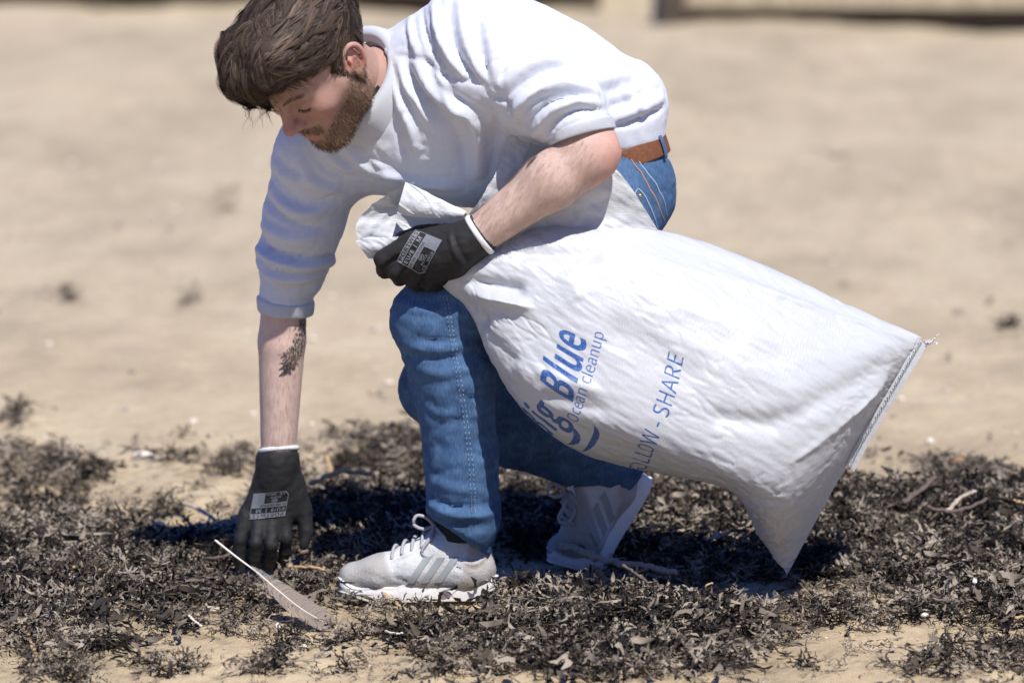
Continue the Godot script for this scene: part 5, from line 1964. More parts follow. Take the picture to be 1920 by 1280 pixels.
func build_gloves() -> void:
	# the right hand reaches down into the seaweed, its back to the viewer
	var f := Field.new()
	lim(f, Vector3(-0.3828, 0.2135, -0.1483), Vector3(-0.3841, 0.1882, -0.15), 40, 36, 12)
	f.slice(Vector3(-0.3827, 0.226, -0.1483), Vector3(0.1, 0.9571, -0.2721), 0.07, 0.003)
	lim(f, Vector3(-0.384, 0.1918, -0.15), Vector3(-0.3899, 0.151, -0.1525), 36, 38, 30)
	var back := Vector3(0.05, 0.1, 1)
	f.flat_limb(Vector3(-0.3968, 0.1598, -0.1533), Vector3(-0.43, 0.116, -0.145), 34 * U, 23 * U, back, 1.6, 14 * U)
	f.flat_limb(Vector3(-0.3897, 0.1601, -0.1517), Vector3(-0.4106, 0.1096, -0.1417), 36 * U, 25 * U, back, 1.5, 14 * U)
	f.flat_limb(Vector3(-0.3801, 0.1601, -0.1517), Vector3(-0.3897, 0.1096, -0.1417), 36 * U, 25 * U, back, 1.5, 14 * U)
	f.flat_limb(Vector3(-0.3722, 0.1687, -0.1533), Vector3(-0.374, 0.1178, -0.145), 33 * U, 23 * U, back, 1.5, 14 * U)
	lim(f, Vector3(-0.3628, 0.1594, -0.155), Vector3(-0.3431, 0.1227, -0.155), 26, 19, 18)
	lim(f, Vector3(-0.3431, 0.1227, -0.155), Vector3(-0.3378, 0.0884, -0.1483), 17, 14.5, 4)
	lim(f, Vector3(-0.3378, 0.0884, -0.1483), Vector3(-0.3411, 0.0666, -0.1417), 14.5, 10, 4)
	var finger := func(g: Field, p: Array, r: Array) -> void:
		for i in p.size() - 1:
			lim(g, p[i], p[i + 1], r[i], r[i + 1], 3.5)
	finger.call(f, [Vector3(-0.4351, 0.1146, -0.1433), Vector3(-0.4451, 0.0783, -0.13), Vector3(-0.4475, 0.0488, -0.1333), Vector3(-0.4448, 0.0239, -0.14)], [17, 12.5, 12, 10])
	finger.call(f, [Vector3(-0.4139, 0.1104, -0.1383), Vector3(-0.419, 0.076, -0.1167), Vector3(-0.4216, 0.049, -0.125), Vector3(-0.4213, 0.0249, -0.1433)], [17, 13, 12.5, 10])
	finger.call(f, [Vector3(-0.3938, 0.1086, -0.1383), Vector3(-0.3939, 0.0721, -0.1183), Vector3(-0.3967, 0.0456, -0.1317), Vector3(-0.3998, 0.0269, -0.15)], [17, 13, 12.5, 10])
	finger.call(f, [Vector3(-0.3757, 0.1146, -0.1433), Vector3(-0.3702, 0.0797, -0.1317), Vector3(-0.3729, 0.0537, -0.1433), Vector3(-0.3794, 0.0331, -0.1617)], [17, 12.5, 12, 10])
	var m := nets(f, 0.0034, 1)
	push(m, func(p: Vector3, n: Vector3) -> float: return 0.0012 * fine.get_noise_3d(p.x * 60.0, p.y * 70.0, p.z * 60.0))
	var tips := Vector3(-0.411, 0.03, -0.1333)
	var right := part("glove", to_mesh([m], func(p, n): return glove_tone(p, tips, 95 * U)), M.glove, person, "black work glove reaching into the seaweed, back of the hand in view")
	hem_band(Vector3(-0.3818, 0.2251, -0.1483), Vector3(-0.09, 0.9571, -0.2721).normalized(), 39, 38, 8, right)
	part("glove_print", patch(f, Vector3(-0.3968, 0.1403, -0.1083), Vector3(-0.97, -0.0985, 0.0175).normalized(), Vector3(0.18, 0.9736, -0.1226).normalized(), 76 * U, 56 * U, 0.0012), M.glove_print, right)
	# the left hand grips the mouth of the sack
	f = Field.new()
	lim(f, Vector3(-0.0529, 0.6169, 0.1083), Vector3(-0.0812, 0.5994, 0.1033), 40, 40, 10)
	lim(f, Vector3(-0.0812, 0.5994, 0.1033), Vector3(-0.112, 0.5883, 0.0967), 39, 40, 20)
	var face := Vector3(0.05, 0.35, 0.93)
	f.flat_limb(Vector3(-0.1036, 0.6017, 0.0967), Vector3(-0.1444, 0.6026, 0.0917), 34 * U, 27 * U, face, 1.35, 14 * U)
	f.flat_limb(Vector3(-0.1036, 0.5905, 0.1), Vector3(-0.146, 0.5847, 0.095), 36 * U, 28 * U, face, 1.35, 14 * U)
	f.flat_limb(Vector3(-0.0995, 0.5785, 0.0983), Vector3(-0.1378, 0.5694, 0.0942), 33 * U, 26 * U, face, 1.35, 14 * U)
	f.flat_limb(Vector3(-0.0913, 0.5729, 0.095), Vector3(-0.1214, 0.5567, 0.0883), 28 * U, 22 * U, face, 1.3, 14 * U)
	finger.call(f, [Vector3(-0.1526, 0.6037, 0.0933), Vector3(-0.1994, 0.5769, 0.0883), Vector3(-0.1988, 0.5565, 0.06), Vector3(-0.1743, 0.5556, 0.0383)], [24, 19.5, 17, 13])
	finger.call(f, [Vector3(-0.1493, 0.5819, 0.0983), Vector3(-0.1804, 0.5576, 0.0883), Vector3(-0.1755, 0.5429, 0.06), Vector3(-0.1508, 0.5493, 0.0417)], [21, 17, 15.5, 13])
	finger.call(f, [Vector3(-0.1361, 0.5662, 0.095), Vector3(-0.1556, 0.5441, 0.0833), Vector3(-0.1471, 0.5336, 0.06), Vector3(-0.129, 0.5413, 0.045)], [19, 16, 15, 13])
	finger.call(f, [Vector3(-0.118, 0.5587, 0.09), Vector3(-0.1308, 0.5369, 0.08), Vector3(-0.1187, 0.5302, 0.06), Vector3(-0.1038, 0.5399, 0.0467)], [17, 14, 13, 12])
	finger.call(f, [Vector3(-0.1014, 0.6143, 0.08), Vector3(-0.1417, 0.613, 0.06), Vector3(-0.1738, 0.6048, 0.05)], [22, 17, 13])
	# heel of the little finger seen below
	lim(f, Vector3(-0.1117, 0.5431, 0.0767), Vector3(-0.1018, 0.5471, 0.07), 13, 12, 6)
	m = nets(f, 0.0034, 1)
	crease(m, [[[Vector3(-0.2016, 0.5643, 0.125), Vector3(-0.1878, 0.5786, 0.1417), Vector3(-0.1711, 0.5909, 0.1458)], 6.0, -10.0], [[Vector3(-0.1752, 0.5492, 0.125), Vector3(-0.1664, 0.5669, 0.1417), Vector3(-0.1547, 0.5792, 0.1458)], 6.0, -9.0], [[Vector3(-0.1407, 0.5378, 0.1167), Vector3(-0.137, 0.5556, 0.1333), Vector3(-0.1318, 0.5686, 0.1417)], 5.0, -8.0], [[Vector3(-0.0905, 0.6235, 0.1417), Vector3(-0.0806, 0.5992, 0.1458), Vector3(-0.0643, 0.5779, 0.1375)], 6.0, -5.0], [[Vector3(-0.097, 0.6219, 0.1417), Vector3(-0.0888, 0.5959, 0.1458), Vector3(-0.0742, 0.5729, 0.1375)], 6.0, 4.0], [[Vector3(-0.1465, 0.5986, 0.1417), Vector3(-0.1647, 0.5819, 0.1417), Vector3(-0.1749, 0.5673, 0.1333)], 5.0, -3.0], [[Vector3(-0.1268, 0.5819, 0.1417), Vector3(-0.1419, 0.5673, 0.1333), Vector3(-0.1488, 0.5526, 0.125)], 5.0, -3.0]])
	push(m, func(p: Vector3, n: Vector3) -> float: return 0.0011 * fine.get_noise_3d(p.x * 60.0, p.y * 70.0, p.z * 60.0))
	var left := part("glove", to_mesh([m], func(p, n): return glove_tone(p, Vector3(-0.1874, 0.5588, 0.075), 62 * U)), M.glove, person, "black work glove gripping the sack")
	hem_band(Vector3(-0.0504, 0.6187, 0.1092), Vector3(0.8, 0.5689, 0.0002).normalized(), 41, 40, 10, left)
	part("glove_print", patch(f, Vector3(-0.1436, 0.5977, 0.125), Vector3(0.52, 0.781, -0.2915).normalized(), Vector3(0.86, -0.4452, 0.1809).normalized(), 74 * U, 62 * U, 0.0012), M.glove_print, left)


# ---------------------------------------------------------------- shoes
func build_shoes() -> void:
	shoe(Vector3(-0.0257, 0.0252, -0.0067), Vector3(-0.985, -0.0197, 0.0035), 0.0, "white and grey trainer flat on the sand")
	shoe(Vector3(0.2174, 0.0139, -0.25), Vector3(-0.93, 0.0526, 0.2954), 0.95, "white and grey trainer in shade, heel raised")


func shoe(heel: Vector3, forward: Vector3, lift: float, label: String) -> void:
	# in shoe axes: x towards the toe, y up, z towards the viewer's side; the heel turns up about the ball of the foot
	forward.y = 0.0
	var fx := forward.normalized()
	var fz := fx.cross(Vector3.UP).normalized()
	if fz.z < 0:
		fz = -fz
	var long := 300.0
	var ball := 205.0
	var at := heel
	at.y = 0.012
	if lift > 0.0:
		at -= fx * (long - 130.0) * U * 0.62
	var to := func(x: float, y: float, z: float) -> Vector3:
		var t := smoothstep(ball + 25.0, ball - 45.0, x) * lift
		var dx := x - ball
		var q := Vector2(dx, y).rotated(-t) if x < ball + 25.0 else Vector2(dx, y)
		return at + fx * (q.x + ball) * U + Vector3.UP * q.y * U + fz * z * U
	var f := Field.new()
	var cap := func(x0: float, y0: float, z0: float, x1: float, y1: float, z1: float, r0: float, r1: float, soft := 20.0) -> void:
		f.limb(to.call(x0, y0, z0), to.call(x1, y1, z1), r0 * U, r1 * U, soft * U)
	cap.call(276, 40, 2, 230, 46, 12, 26, 32)
	cap.call(272, 38, -10, 225, 44, -14, 26, 32)
	cap.call(225, 48, 12, 160, 62, 10, 33, 36)
	cap.call(225, 46, -14, 160, 60, -12, 32, 36)
	cap.call(160, 66, 0, 110, 92, 0, 38, 38)
	cap.call(110, 92, 0, 78, 112, 0, 38, 36)
	cap.call(160, 50, 8, 60, 52, 6, 36, 36)
	cap.call(160, 50, -8, 60, 52, -6, 36, 36)
	cap.call(60, 50, 0, 34, 56, 0, 38, 34)
	cap.call(45, 60, 0, 30, 112, 0, 34, 24)
	cap.call(70, 70, 12, 60, 100, 12, 28, 22)
	cap.call(70, 70, -12, 60, 100, -12, 28, 22)
	var m := nets(f, 0.0040, 1)
	var line := func(a: Array) -> Array: return a.map(func(q): return to.call(q.x, q.y, 60.0))
	crease(m, [
		[line.call([Vector2(182, 96), Vector2(196, 72), Vector2(190, 50), Vector2(150, 40)]), 4.5, -4.0],
		[line.call([Vector2(268, 58), Vector2(236, 56), Vector2(214, 44), Vector2(206, 34)]), 4.0, -3.0],
		[line.call([Vector2(100, 112), Vector2(84, 84), Vector2(62, 62), Vector2(36, 46)]), 4.5, -4.0],
		[line.call([Vector2(16, 96), Vector2(40, 78), Vector2(62, 84)]), 6.0, 4.0],
		[line.call([Vector2(205, 84), Vector2(166, 98), Vector2(130, 122)]), 5.0, 3.5],
	])
	push(m, func(p: Vector3, n: Vector3) -> float: return 0.0009 * fine.get_noise_3d(p.x * 60.0, p.y * 60.0, p.z * 60.0))
	var paint := func(p: Vector3, n: Vector3) -> Color:
		var d := p - at
		var x := d.dot(fx) / U
		var y := d.y / U
		if lift > 0.0:
			var q := Vector2(x - ball, y)
			q = q.rotated(lift * smoothstep(ball + 25.0, ball - 45.0, x))
			x = q.x + ball
			y = q.y
		var c := Color(0.62, 0.655, 0.675)
		var toe := smoothstep(176.0, 190.0, x - y * 0.35)
		c = c.lerp(Color(0.40, 0.41, 0.405), toe)
		var heelc := smoothstep(66.0, 56.0, x + (y - 70.0) * 0.25)
		c = c.lerp(Color(0.49, 0.475, 0.46), heelc)
		c = c.lerp(Color(0.42, 0.44, 0.45), 0.7 * smoothstep(62.0, 50.0, y) * (1.0 - toe))
		var dirt := clampf(0.45 * fine.get_noise_3dv(p * 28.0) + 0.2 * smoothstep(55.0, 35.0, y), 0.0, 0.4)
		return c.lerp(Color(0.34, 0.27, 0.20), dirt)
	var root := part("shoe", to_mesh([m], paint), M.shoe, person, label)
	# sole: a thick wavy-edged slab following the bend
	var rows: Array = []
	var inset := [0.0, 0.45, 0.93, 1.0, 1.02, 0.99, 0.95, 0.5, 0.0]
	for k in 9:
		var row: Array = []
		for i in 40:
			var a := TAU * i / 40.0
			var ca := cos(a)
			var x := 150.0 + 152.0 * ca
			var wide := lerpf(39.0, 47.0, smoothstep(60.0, 230.0, x)) * (1.0 - 0.10 * exp(-pow((x - 120.0) / 40.0, 2)))
			var z := wide * signf(sin(a)) * pow(absf(sin(a)), 0.62)
			var top := 33.0 + 12.0 * smoothstep(90.0, 20.0, x) + 4.0 * sin(x * 0.085) * smoothstep(250.0, 190.0, x) - 6.0 * smoothstep(200.0, 260.0, x) + 16.0 * smoothstep(272.0, 304.0, x)
			var low := 15.0 * smoothstep(235.0, 306.0, x) + 5.0 * smoothstep(30.0, -6.0, x)
			var s: float = inset[k]
			var y: float = [low, low, low, low + 5.0, lerpf(low, top, 0.55), top - 4.0, top, top, top][k]
			row.append(to.call(150.0 + (x - 150.0) * (s if s < 0.9 else lerpf(s, 1.0, 0.6)), y, z * s))
		rows.append(row)
	part("sole", sheet(rows, 160, 32, null, true), M.sole, root, "white foam sole")
	# three bars on the flank
	for k in 3:
		var st := tool_()
		var x0 := 158.0 - k * 27.0
		var grid: Array = []
		for j in 9:
			for i in 4:
				var t := j / 8.0
				var x := x0 - 34.0 * t + i * 5.0
				var y := 40.0 + 50.0 * t
				var src: Vector3 = to.call(x, y, 90.0)
				var q := f.hit(src, -fz, 0.12)
				grid.append((q if q != Vector3.INF else src - fz * 0.045) + fz * 0.0013)
		for j in 8:
			for i in 3:
				var a := j * 4 + i
				for c: int in [a, a + 1, a + 5, a, a + 5, a + 4]:
					st.add_vertex(grid[c])
		part("side_stripe", done(st), M.stripe, root)
	if lift == 0.0:
		build_sock(to)
	# tongue and laces
	var tongue: Array = []
	for j in 5:
		var row: Array = []
		var t := j / 4.0
		for i in 5:
			var z := (i - 2) * 13.0
			row.append(to.call(lerpf(138.0, 84.0, t), lerpf(104.0, 166.0, t) - absf(z) * 0.25, z))
		tongue.append(row)
	part("tongue", sheet(tongue, 12, 12), M.shoe, root)
	var top := func(x: float, z: float, up: float) -> Vector3:
		var src: Vector3 = to.call(x, 170.0, z)
		var dn: Vector3 = (to.call(x, 100.0, z) as Vector3) - src
		var q := f.hit(src, dn.normalized(), 0.14)
		return (q if q != Vector3.INF else to.call(x, 90.0, z) as Vector3) - dn.normalized() * up * U
	for k in 5:
		var x := 196.0 - k * 19.0
		part("lace", cord([top.call(x + 4, 32, 1), top.call(x + 2, 14, 5), top.call(x - 3, -8, 6), top.call(x - 8, -30, 1)], 3.4 * U), M.lace, root)
	var knot: Vector3 = top.call(118.0, 8.0, 9.0)
	part("lace_bow", cord([knot, knot + (fx * 16 + Vector3.UP * 18 + fz * 10) * U, knot + (fx * 34 + Vector3.UP * 22 + fz * 12) * U, knot + (fx * 40 + Vector3.UP * 6 + fz * 14) * U, knot + (fx * 22 + Vector3.UP * -4 + fz * 12) * U, knot], 3.6 * U), M.lace, root)
	part("lace_bow", cord([knot, knot + (fx * 8 + Vector3.UP * -18 + fz * 22) * U, knot + (fx * 24 + Vector3.UP * -44 + fz * 30) * U, knot + (fx * 8 + Vector3.UP * -54 + fz * 32) * U, knot + (fx * -12 + Vector3.UP * -30 + fz * 24) * U, knot], 3.6 * U), M.lace, root)
	part("lace_end", cord([knot, knot + (fx * -14 + Vector3.UP * -12 + fz * 18) * U, knot + (fx * -34 + Vector3.UP * -26 + fz * 26) * U], 3.0 * U), M.lace, root)


func build_sock(to: Callable) -> void:
	var st := tool_()
	tube(st, PackedVector3Array([to.call(70, 70, 0), to.call(66, 120, 0), to.call(72, 175, 0)]), func(t): return 45.0 * U, 14)
	part("sock", done(st), M.undershirt, person, "dark sock above the shoe")


# ---------------------------------------------------------------- tattoos
func build_arm_hair(f: Field) -> void:
	var v := PackedVector3Array()
	var n := PackedVector3Array()
	var c := PackedColorArray()
	var idx := PackedInt32Array()
	for e: Array in [[Vector3(0.1318, 0.7559, 0.1083), Vector3(-0.0496, 0.6186, 0.1083), 2600], [Vector3(-0.3704, 0.4695, -0.13), Vector3(-0.3827, 0.2277, -0.1483), 900]]:
		var a: Vector3 = e[0]
		var b: Vector3 = e[1]
		var ax := (b - a).normalized()
		for s: int in e[2]:
			var side := Vector3(rnd.randf_range(-1, 1), rnd.randf_range(-1, 1), rnd.randf_range(-0.3, 1))
			side = (side - ax * side.dot(ax)).normalized()
			var p := a.lerp(b, rnd.randf_range(0.03, 0.95)) + side * 0.08
			var q := f.hit(p, -side, 0.1)
			if q == Vector3.INF:
				continue
			var d := (ax * 0.75 + Vector3(0, -0.7, 0) + Vector3(rnd.randf_range(-1, 1), rnd.randf_range(-1, 1), rnd.randf_range(-1, 1)) * 0.3)
			d = (d - side * d.dot(side) * 0.9).normalized()
			var long := rnd.randf_range(0.006, 0.014)
			strand(v, n, c, idx, PackedVector3Array([q, q + d * long * 0.5 + side * 0.0009, q + d * long + side * 0.0006]), PackedVector3Array([side, side, side]), 0.00028, Color(0.40, 0.27, 0.19).lerp(Color(0.54, 0.40, 0.31), rnd.randf()), 0.3)
	part("arm_hair", strands_mesh(v, n, c, idx), M.hair, person)


func build_tattoos() -> void:
	# dark ink on the forearms: an uneven shape of feathery dark strokes
	var arms := arm_fields()
	build_arm_hair(arms)
	var im := Image.create(128, 256, false, Image.FORMAT_RGBA8)
	for y in 256:
		for x in 128:
			var u := x / 128.0
			var v := y / 256.0
			var inside := 1.0 - absf(u - 0.55 - 0.12 * sin(v * 5.0)) / (0.20 + 0.16 * sin(v * PI)) + 0.5 * fine.get_noise_2d(x * 0.06, y * 0.05)
			var lines := fine.get_noise_2d(x * 0.16 + 60.0, y * 0.09) + 0.55 * fine.get_noise_2d(x * 0.5, y * 0.4) + 0.55 * smoothstep(0.66, 0.86, v)
			im.set_pixel(x, y, Color(1, 1, 1, 0.86 * smoothstep(0.16, 0.34, inside) * smoothstep(-0.10, 0.06, lines) * smoothstep(0.02, 0.06, v) * smoothstep(0.98, 0.94, v)))
	M.ink.albedo_texture = ImageTexture.create_from_image(im)
	part("tattoo", patch(arms, Vector3(-0.3338, 0.4019, -0.0958), Vector3(0.30, 0, -0.95), Vector3(-0.06, -0.9845, 0.1754).normalized(), 74 * U, 124 * U, 0.0009, 20), M.ink, person, "dark tattoo on the inner forearm of the reaching arm")
	part("tattoo", patch(arms, Vector3(0.0296, 0.7373, 0.125), Vector3(0.75, 0.6104, -0.1087).normalized(), Vector3(0.25, -0.2922, 0.9256).normalized(), 56 * U, 34 * U, 0.0009, 16), M.ink, person, "edge of a dark tattoo on the arm holding the sack")


# ---------------------------------------------------------------- the sack
func write_between(im: Image, text: String, heavy: bool, p: Vector2, q: Vector2, tall: float, c: Color, slant := 0.0) -> void:
	# p and q: where the line begins and ends, tall: height of a capital, all in shares of the picture
	var s := Vector2(im.get_width(), im.get_height())
	var tri := glyphs(text, heavy, slant)
	var wide := 0.0
	for t in tri:
		wide = maxf(wide, t.x)
	var up := Vector2(0, -tall) * s
	for i in tri.size():
		tri[i] = p * s + (q - p) * s * tri[i].x / wide + up * tri[i].y
	fill_triangles(im, tri, c)


func crescent(im: Image, pts: Array, wide: float, c: Color) -> void:
	var s := Vector2(im.get_width(), im.get_height())
	var n := 24
	var line: Array = []
	for i in n + 1:
		var t := float(i) / n
		var a: Vector2 = pts[0]
		var b: Vector2 = pts[1]
		var d: Vector2 = pts[2]
		var p := a.lerp(b, t).lerp(b.lerp(d, t), t)
		var dir := (b - a).lerp(d - b, t).normalized().orthogonal()
		line.append([(p + dir * wide * sin(PI * t) * 0.5) * s, (p - dir * wide * sin(PI * t) * 0.5) * s])
	for i in n:
		quad(im, line[i][0], line[i + 1][0], line[i + 1][1], line[i][1], c)


func sack_print(grit: Image) -> ImageTexture:
	var im := Image.create(1536, 1536, false, Image.FORMAT_RGBA8)
	var blue := Color(0.018, 0.10, 0.36).linear_to_srgb()
	im.fill(Color(blue, 0.0))
	write_between(im, "Big", true, Vector2(0.617, 0.352), Vector2(0.515, 0.352), 0.060, blue, 0.16)
	write_between(im, "Blue", true, Vector2(0.475, 0.350), Vector2(0.346, 0.331), 0.060, blue, 0.16)
	write_between(im, "Ocean cleanup", false, Vector2(0.516, 0.3715), Vector2(0.3286, 0.3525), 0.0195, blue)
	write_between(im, "FOLLOW - SHARE", false, Vector2(0.603, 0.487), Vector2(0.318, 0.4725), 0.0225, blue)
	crescent(im, [Vector2(0.60, 0.372), Vector2(0.545, 0.395), Vector2(0.535, 0.360)], 0.012, blue)
	crescent(im, [Vector2(0.60, 0.395), Vector2(0.515, 0.415), Vector2(0.500, 0.392)], 0.010, blue)
	# the print is worn through to the cloth here and there
	for y in range(380, 780):
		for x in range(440, 980):
			var g := grit.get_pixel((x * 2) % 512, y % 512).r
			if g > 0.70:
				im.set_pixel(x, y, Color(blue, im.get_pixel(x, y).a * 0.55))
	return ImageTexture.create_from_image(im)


func crumple(p: Vector3, amount: float) -> float:
	# sharp creases where folds cross, and fine ripples along the weave
	var a := absf(broad.get_noise_3d(p.x * 7.0, p.y * 9.0, p.z * 7.0))
	var b := absf(broad.get_noise_3d(p.x * 15.0 + 30.0, p.y * 15.0, p.z * 15.0))
	var along_ := p.x * 0.87 - p.y * 0.5
	var across := p.x * 0.5 + p.y * 0.87
	var c := fine.get_noise_3d(along_ * 16.0, across * 75.0, p.z * 40.0)
	var e := absf(fine.get_noise_3d(along_ * 10.0 + 5.0, across * 34.0, p.z * 16.0))
	return 0.0016 * (maxf(0.16 - e, 0.0) / 0.16) * smoothstep(-0.1, 0.3, broad.get_noise_3d(p.x * 6.0, p.y * 6.0 + 3.0, 1.0)) + amount * (0.016 - a * 0.036 + 0.006 - b * 0.013) + 0.0013 * c


func build_sack() -> void:
	var rows := [
		[Vector3(-0.0766, 0.5738, 0.0792), Vector3(-0.0831, 0.5657, 0.0917), Vector3(-0.0914, 0.555, 0.0933), Vector3(-0.0973, 0.5461, 0.09), Vector3(-0.1032, 0.5374, 0.0833), Vector3(-0.1085, 0.5311, 0.0708), Vector3(-0.1037, 0.5367, 0.0583), Vector3(-0.0902, 0.5543, 0.0625)],
		[Vector3(-0.0266, 0.6035, 0.075), Vector3(-0.0348, 0.5884, 0.1083), Vector3(-0.0438, 0.5637, 0.1217), Vector3(-0.0538, 0.5341, 0.12), Vector3(-0.0614, 0.5092, 0.1067), Vector3(-0.0675, 0.4901, 0.0833), Vector3(-0.0603, 0.5082, 0.05), Vector3(-0.0419, 0.5663, 0.0417)],
		[Vector3(0.0375, 0.6212, 0.0583), Vector3(0.0331, 0.6066, 0.1125), Vector3(0.0206, 0.5572, 0.1433), Vector3(-0.0041, 0.4984, 0.1517), Vector3(-0.0248, 0.4488, 0.1458), Vector3(-0.0383, 0.4248, 0.0967), Vector3(-0.0252, 0.4557, 0.0417), Vector3(0.0168, 0.5623, 0.0167)],
		[Vector3(0.1253, 0.6227, 0.0458), Vector3(0.1258, 0.606, 0.1083), Vector3(0.1109, 0.5396, 0.1633), Vector3(0.0821, 0.4597, 0.1833), Vector3(0.0452, 0.3787, 0.1833), Vector3(0.0209, 0.3347, 0.0967), Vector3(0.0423, 0.3827, 0.0167), Vector3(0.11, 0.5486, -0.0167)],
		[Vector3(0.2177, 0.6141, 0.0333), Vector3(0.2188, 0.5955, 0.1), Vector3(0.2069, 0.5266, 0.17), Vector3(0.1736, 0.4257, 0.2025), Vector3(0.1314, 0.3339, 0.2025), Vector3(0.1107, 0.268, 0.0875), Vector3(0.1275, 0.3261, -0.0083), Vector3(0.2041, 0.5102, -0.0417)],
		[Vector3(0.3105, 0.5891, 0.025), Vector3(0.3132, 0.564, 0.0917), Vector3(0.3057, 0.4849, 0.17), Vector3(0.2802, 0.3807, 0.2067), Vector3(0.2401, 0.2903, 0.2025), Vector3(0.2252, 0.2353, 0.0792), Vector3(0.2476, 0.2707, -0.025), Vector3(0.3025, 0.4743, -0.05)],
		[Vector3(0.4038, 0.5513, 0.0167), Vector3(0.408, 0.5264, 0.0833), Vector3(0.4082, 0.4425, 0.1575), Vector3(0.3862, 0.3451, 0.1958), Vector3(0.3462, 0.2464, 0.1942), Vector3(0.3419, 0.2095, 0.0708), Vector3(0.3587, 0.262, -0.025), Vector3(0.4015, 0.4382, -0.0583)],
		[Vector3(0.4973, 0.5054, 0.0125), Vector3(0.5032, 0.4816, 0.0683), Vector3(0.5065, 0.4107, 0.1217), Vector3(0.4801, 0.3204, 0.1567), Vector3(0.4169, 0.1996, 0.1583), Vector3(0.3921, 0.1241, 0.0375), Vector3(0.4186, 0.2027, -0.0167), Vector3(0.487, 0.3876, -0.05)],
		[Vector3(0.587, 0.4619, 0.0083), Vector3(0.5911, 0.444, 0.0475), Vector3(0.5758, 0.3898, 0.0775), Vector3(0.5314, 0.2991, 0.0933), Vector3(0.4723, 0.1906, 0.0867), Vector3(0.42, 0.0792, 0.01), Vector3(0.4609, 0.187, -0.0083), Vector3(0.563, 0.3473, -0.0333)],
		[Vector3(0.6353, 0.4433, 0.01), Vector3(0.6287, 0.426, 0.0283), Vector3(0.5967, 0.3727, 0.0367), Vector3(0.5443, 0.2781, 0.0367), Vector3(0.4926, 0.1717, 0.025), Vector3(0.4386, 0.0524, -0.0067), Vector3(0.4933, 0.1685, -0.005), Vector3(0.5982, 0.3636, -0.0117)],
		[Vector3(0.6472, 0.4365, 0.01), Vector3(0.6384, 0.4222, 0.0167), Vector3(0.6071, 0.3675, 0.0183), Vector3(0.5528, 0.2709, 0.0183), Vector3(0.4989, 0.167, 0.0117), Vector3(0.4413, 0.0468, -0.0083), Vector3(0.4987, 0.1669, 0.0033), Vector3(0.6065, 0.367, 0.0067)]
	]
	var base := Vector3(0.288, 0.1304, 0.05)
	base.y = 0.0
	var sack := thing("sack", "white woven plastic sack with blue lettering, held by the crouching person", "sack", base)
	var marks := [
		# [from, to, half width, height]: folds of the front
		[Vector3(-0.091, 0.5333, 0.125), Vector3(0.0329, 0.5113, 0.1583), 16.0, -16.0], [Vector3(-0.0827, 0.5475, 0.125), Vector3(0.0206, 0.5388, 0.1583), 14.0, 12.0],
		[Vector3(-0.0621, 0.4997, 0.125), Vector3(0.0124, 0.4175, 0.1583), 16.0, 10.0], [Vector3(-0.0455, 0.4871, 0.125), Vector3(0.0413, 0.3923, 0.1583), 16.0, -14.0], [Vector3(0.033, 0.4191, 0.1667), Vector3(0.1394, 0.3877, 0.2), 16.0, -10.0],
		[Vector3(0.0412, 0.3788, 0.1667), Vector3(0.1562, 0.361, 0.1917), 14.0, 8.0], [Vector3(0.0838, 0.5762, 0.1583), Vector3(0.1024, 0.5304, 0.1833), 20.0, -8.0], [Vector3(0, 0.596, 0.125), Vector3(0.1399, 0.5903, 0.1417), 14.0, 7.0],
		[Vector3(0.1816, 0.596, 0.125), Vector3(0.6397, 0.4372, 0.0333), 10.0, -4.0], [Vector3(0.2725, 0.5827, 0.125), Vector3(0.5009, 0.487, 0.075), 9.0, -9.0], [Vector3(0.281, 0.5947, 0.1167), Vector3(0.5014, 0.5008, 0.0667), 10.0, 7.0],
		[Vector3(0.139, 0.4918, 0.2), Vector3(0.3025, 0.4034, 0.2167), 34.0, 6.0], [Vector3(0.3437, 0.4669, 0.2), Vector3(0.4611, 0.3468, 0.1833), 40.0, -5.0], [Vector3(0.2371, 0.5001, 0.2), Vector3(0.443, 0.4237, 0.1917), 22.0, 4.0],
		[Vector3(0.3943, 0.3334, 0.2), Vector3(0.6216, 0.4163, 0.05), 24.0, 6.0], [Vector3(0.4291, 0.2711, 0.1833), Vector3(0.6137, 0.3889, 0.05), 14.0, -7.0], [Vector3(0.3029, 0.3534, 0.2167), Vector3(0.4196, 0.3317, 0.1917), 18.0, 6.0],
		[Vector3(0.2478, 0.2862, 0.175), Vector3(0.4164, 0.1985, 0.1417), 18.0, 5.0], [Vector3(0.0414, 0.3444, 0.15), Vector3(0.2479, 0.2693, 0.175), 20.0, 4.0],
	]
	var shift := func(p: Vector3, uv: Vector2) -> float:
		var d := 0.0
		for e: Array in marks:
			var a: Vector3 = e[0]
			var ab: Vector3 = e[1] - a
			var t := clampf((p - a).dot(ab) / ab.length_squared(), 0.0, 1.0)
			var off := p - a - ab * t
			off.z *= 0.35
			var r := off.length() / (float(e[2]) * U)
			if r < 2.2:
				d += 1.5 * float(e[3]) * U * (exp(-1.8 * r) if float(e[3]) < 0.0 else exp(-r * r)) * clampf(minf(t, 1.0 - t) * 6.0 + 0.15, 0.0, 1.0)
		var near_hand := smoothstep(0.35, 0.05, uv.y)
		var low := smoothstep(0.42, 0.56, uv.x) * smoothstep(0.72, 0.6, uv.x)
		var ends := smoothstep(0.0, 0.12, uv.y) * smoothstep(1.0, 0.93, uv.y)
		var ripple := 0.0034 * low * fine.get_noise_3d(p.x * 22.0 + p.y * 12.0, p.y * 95.0 - p.x * 25.0, p.z * 30.0) * smoothstep(0.45, 0.75, uv.y)
		return (d + crumple(p, 0.018 + 0.16 * near_hand + 0.035 * low)) * ends + ripple * ends
	part("sack_body", sheet(rows, 300, 260, shift, true), M.sack_print, sack)
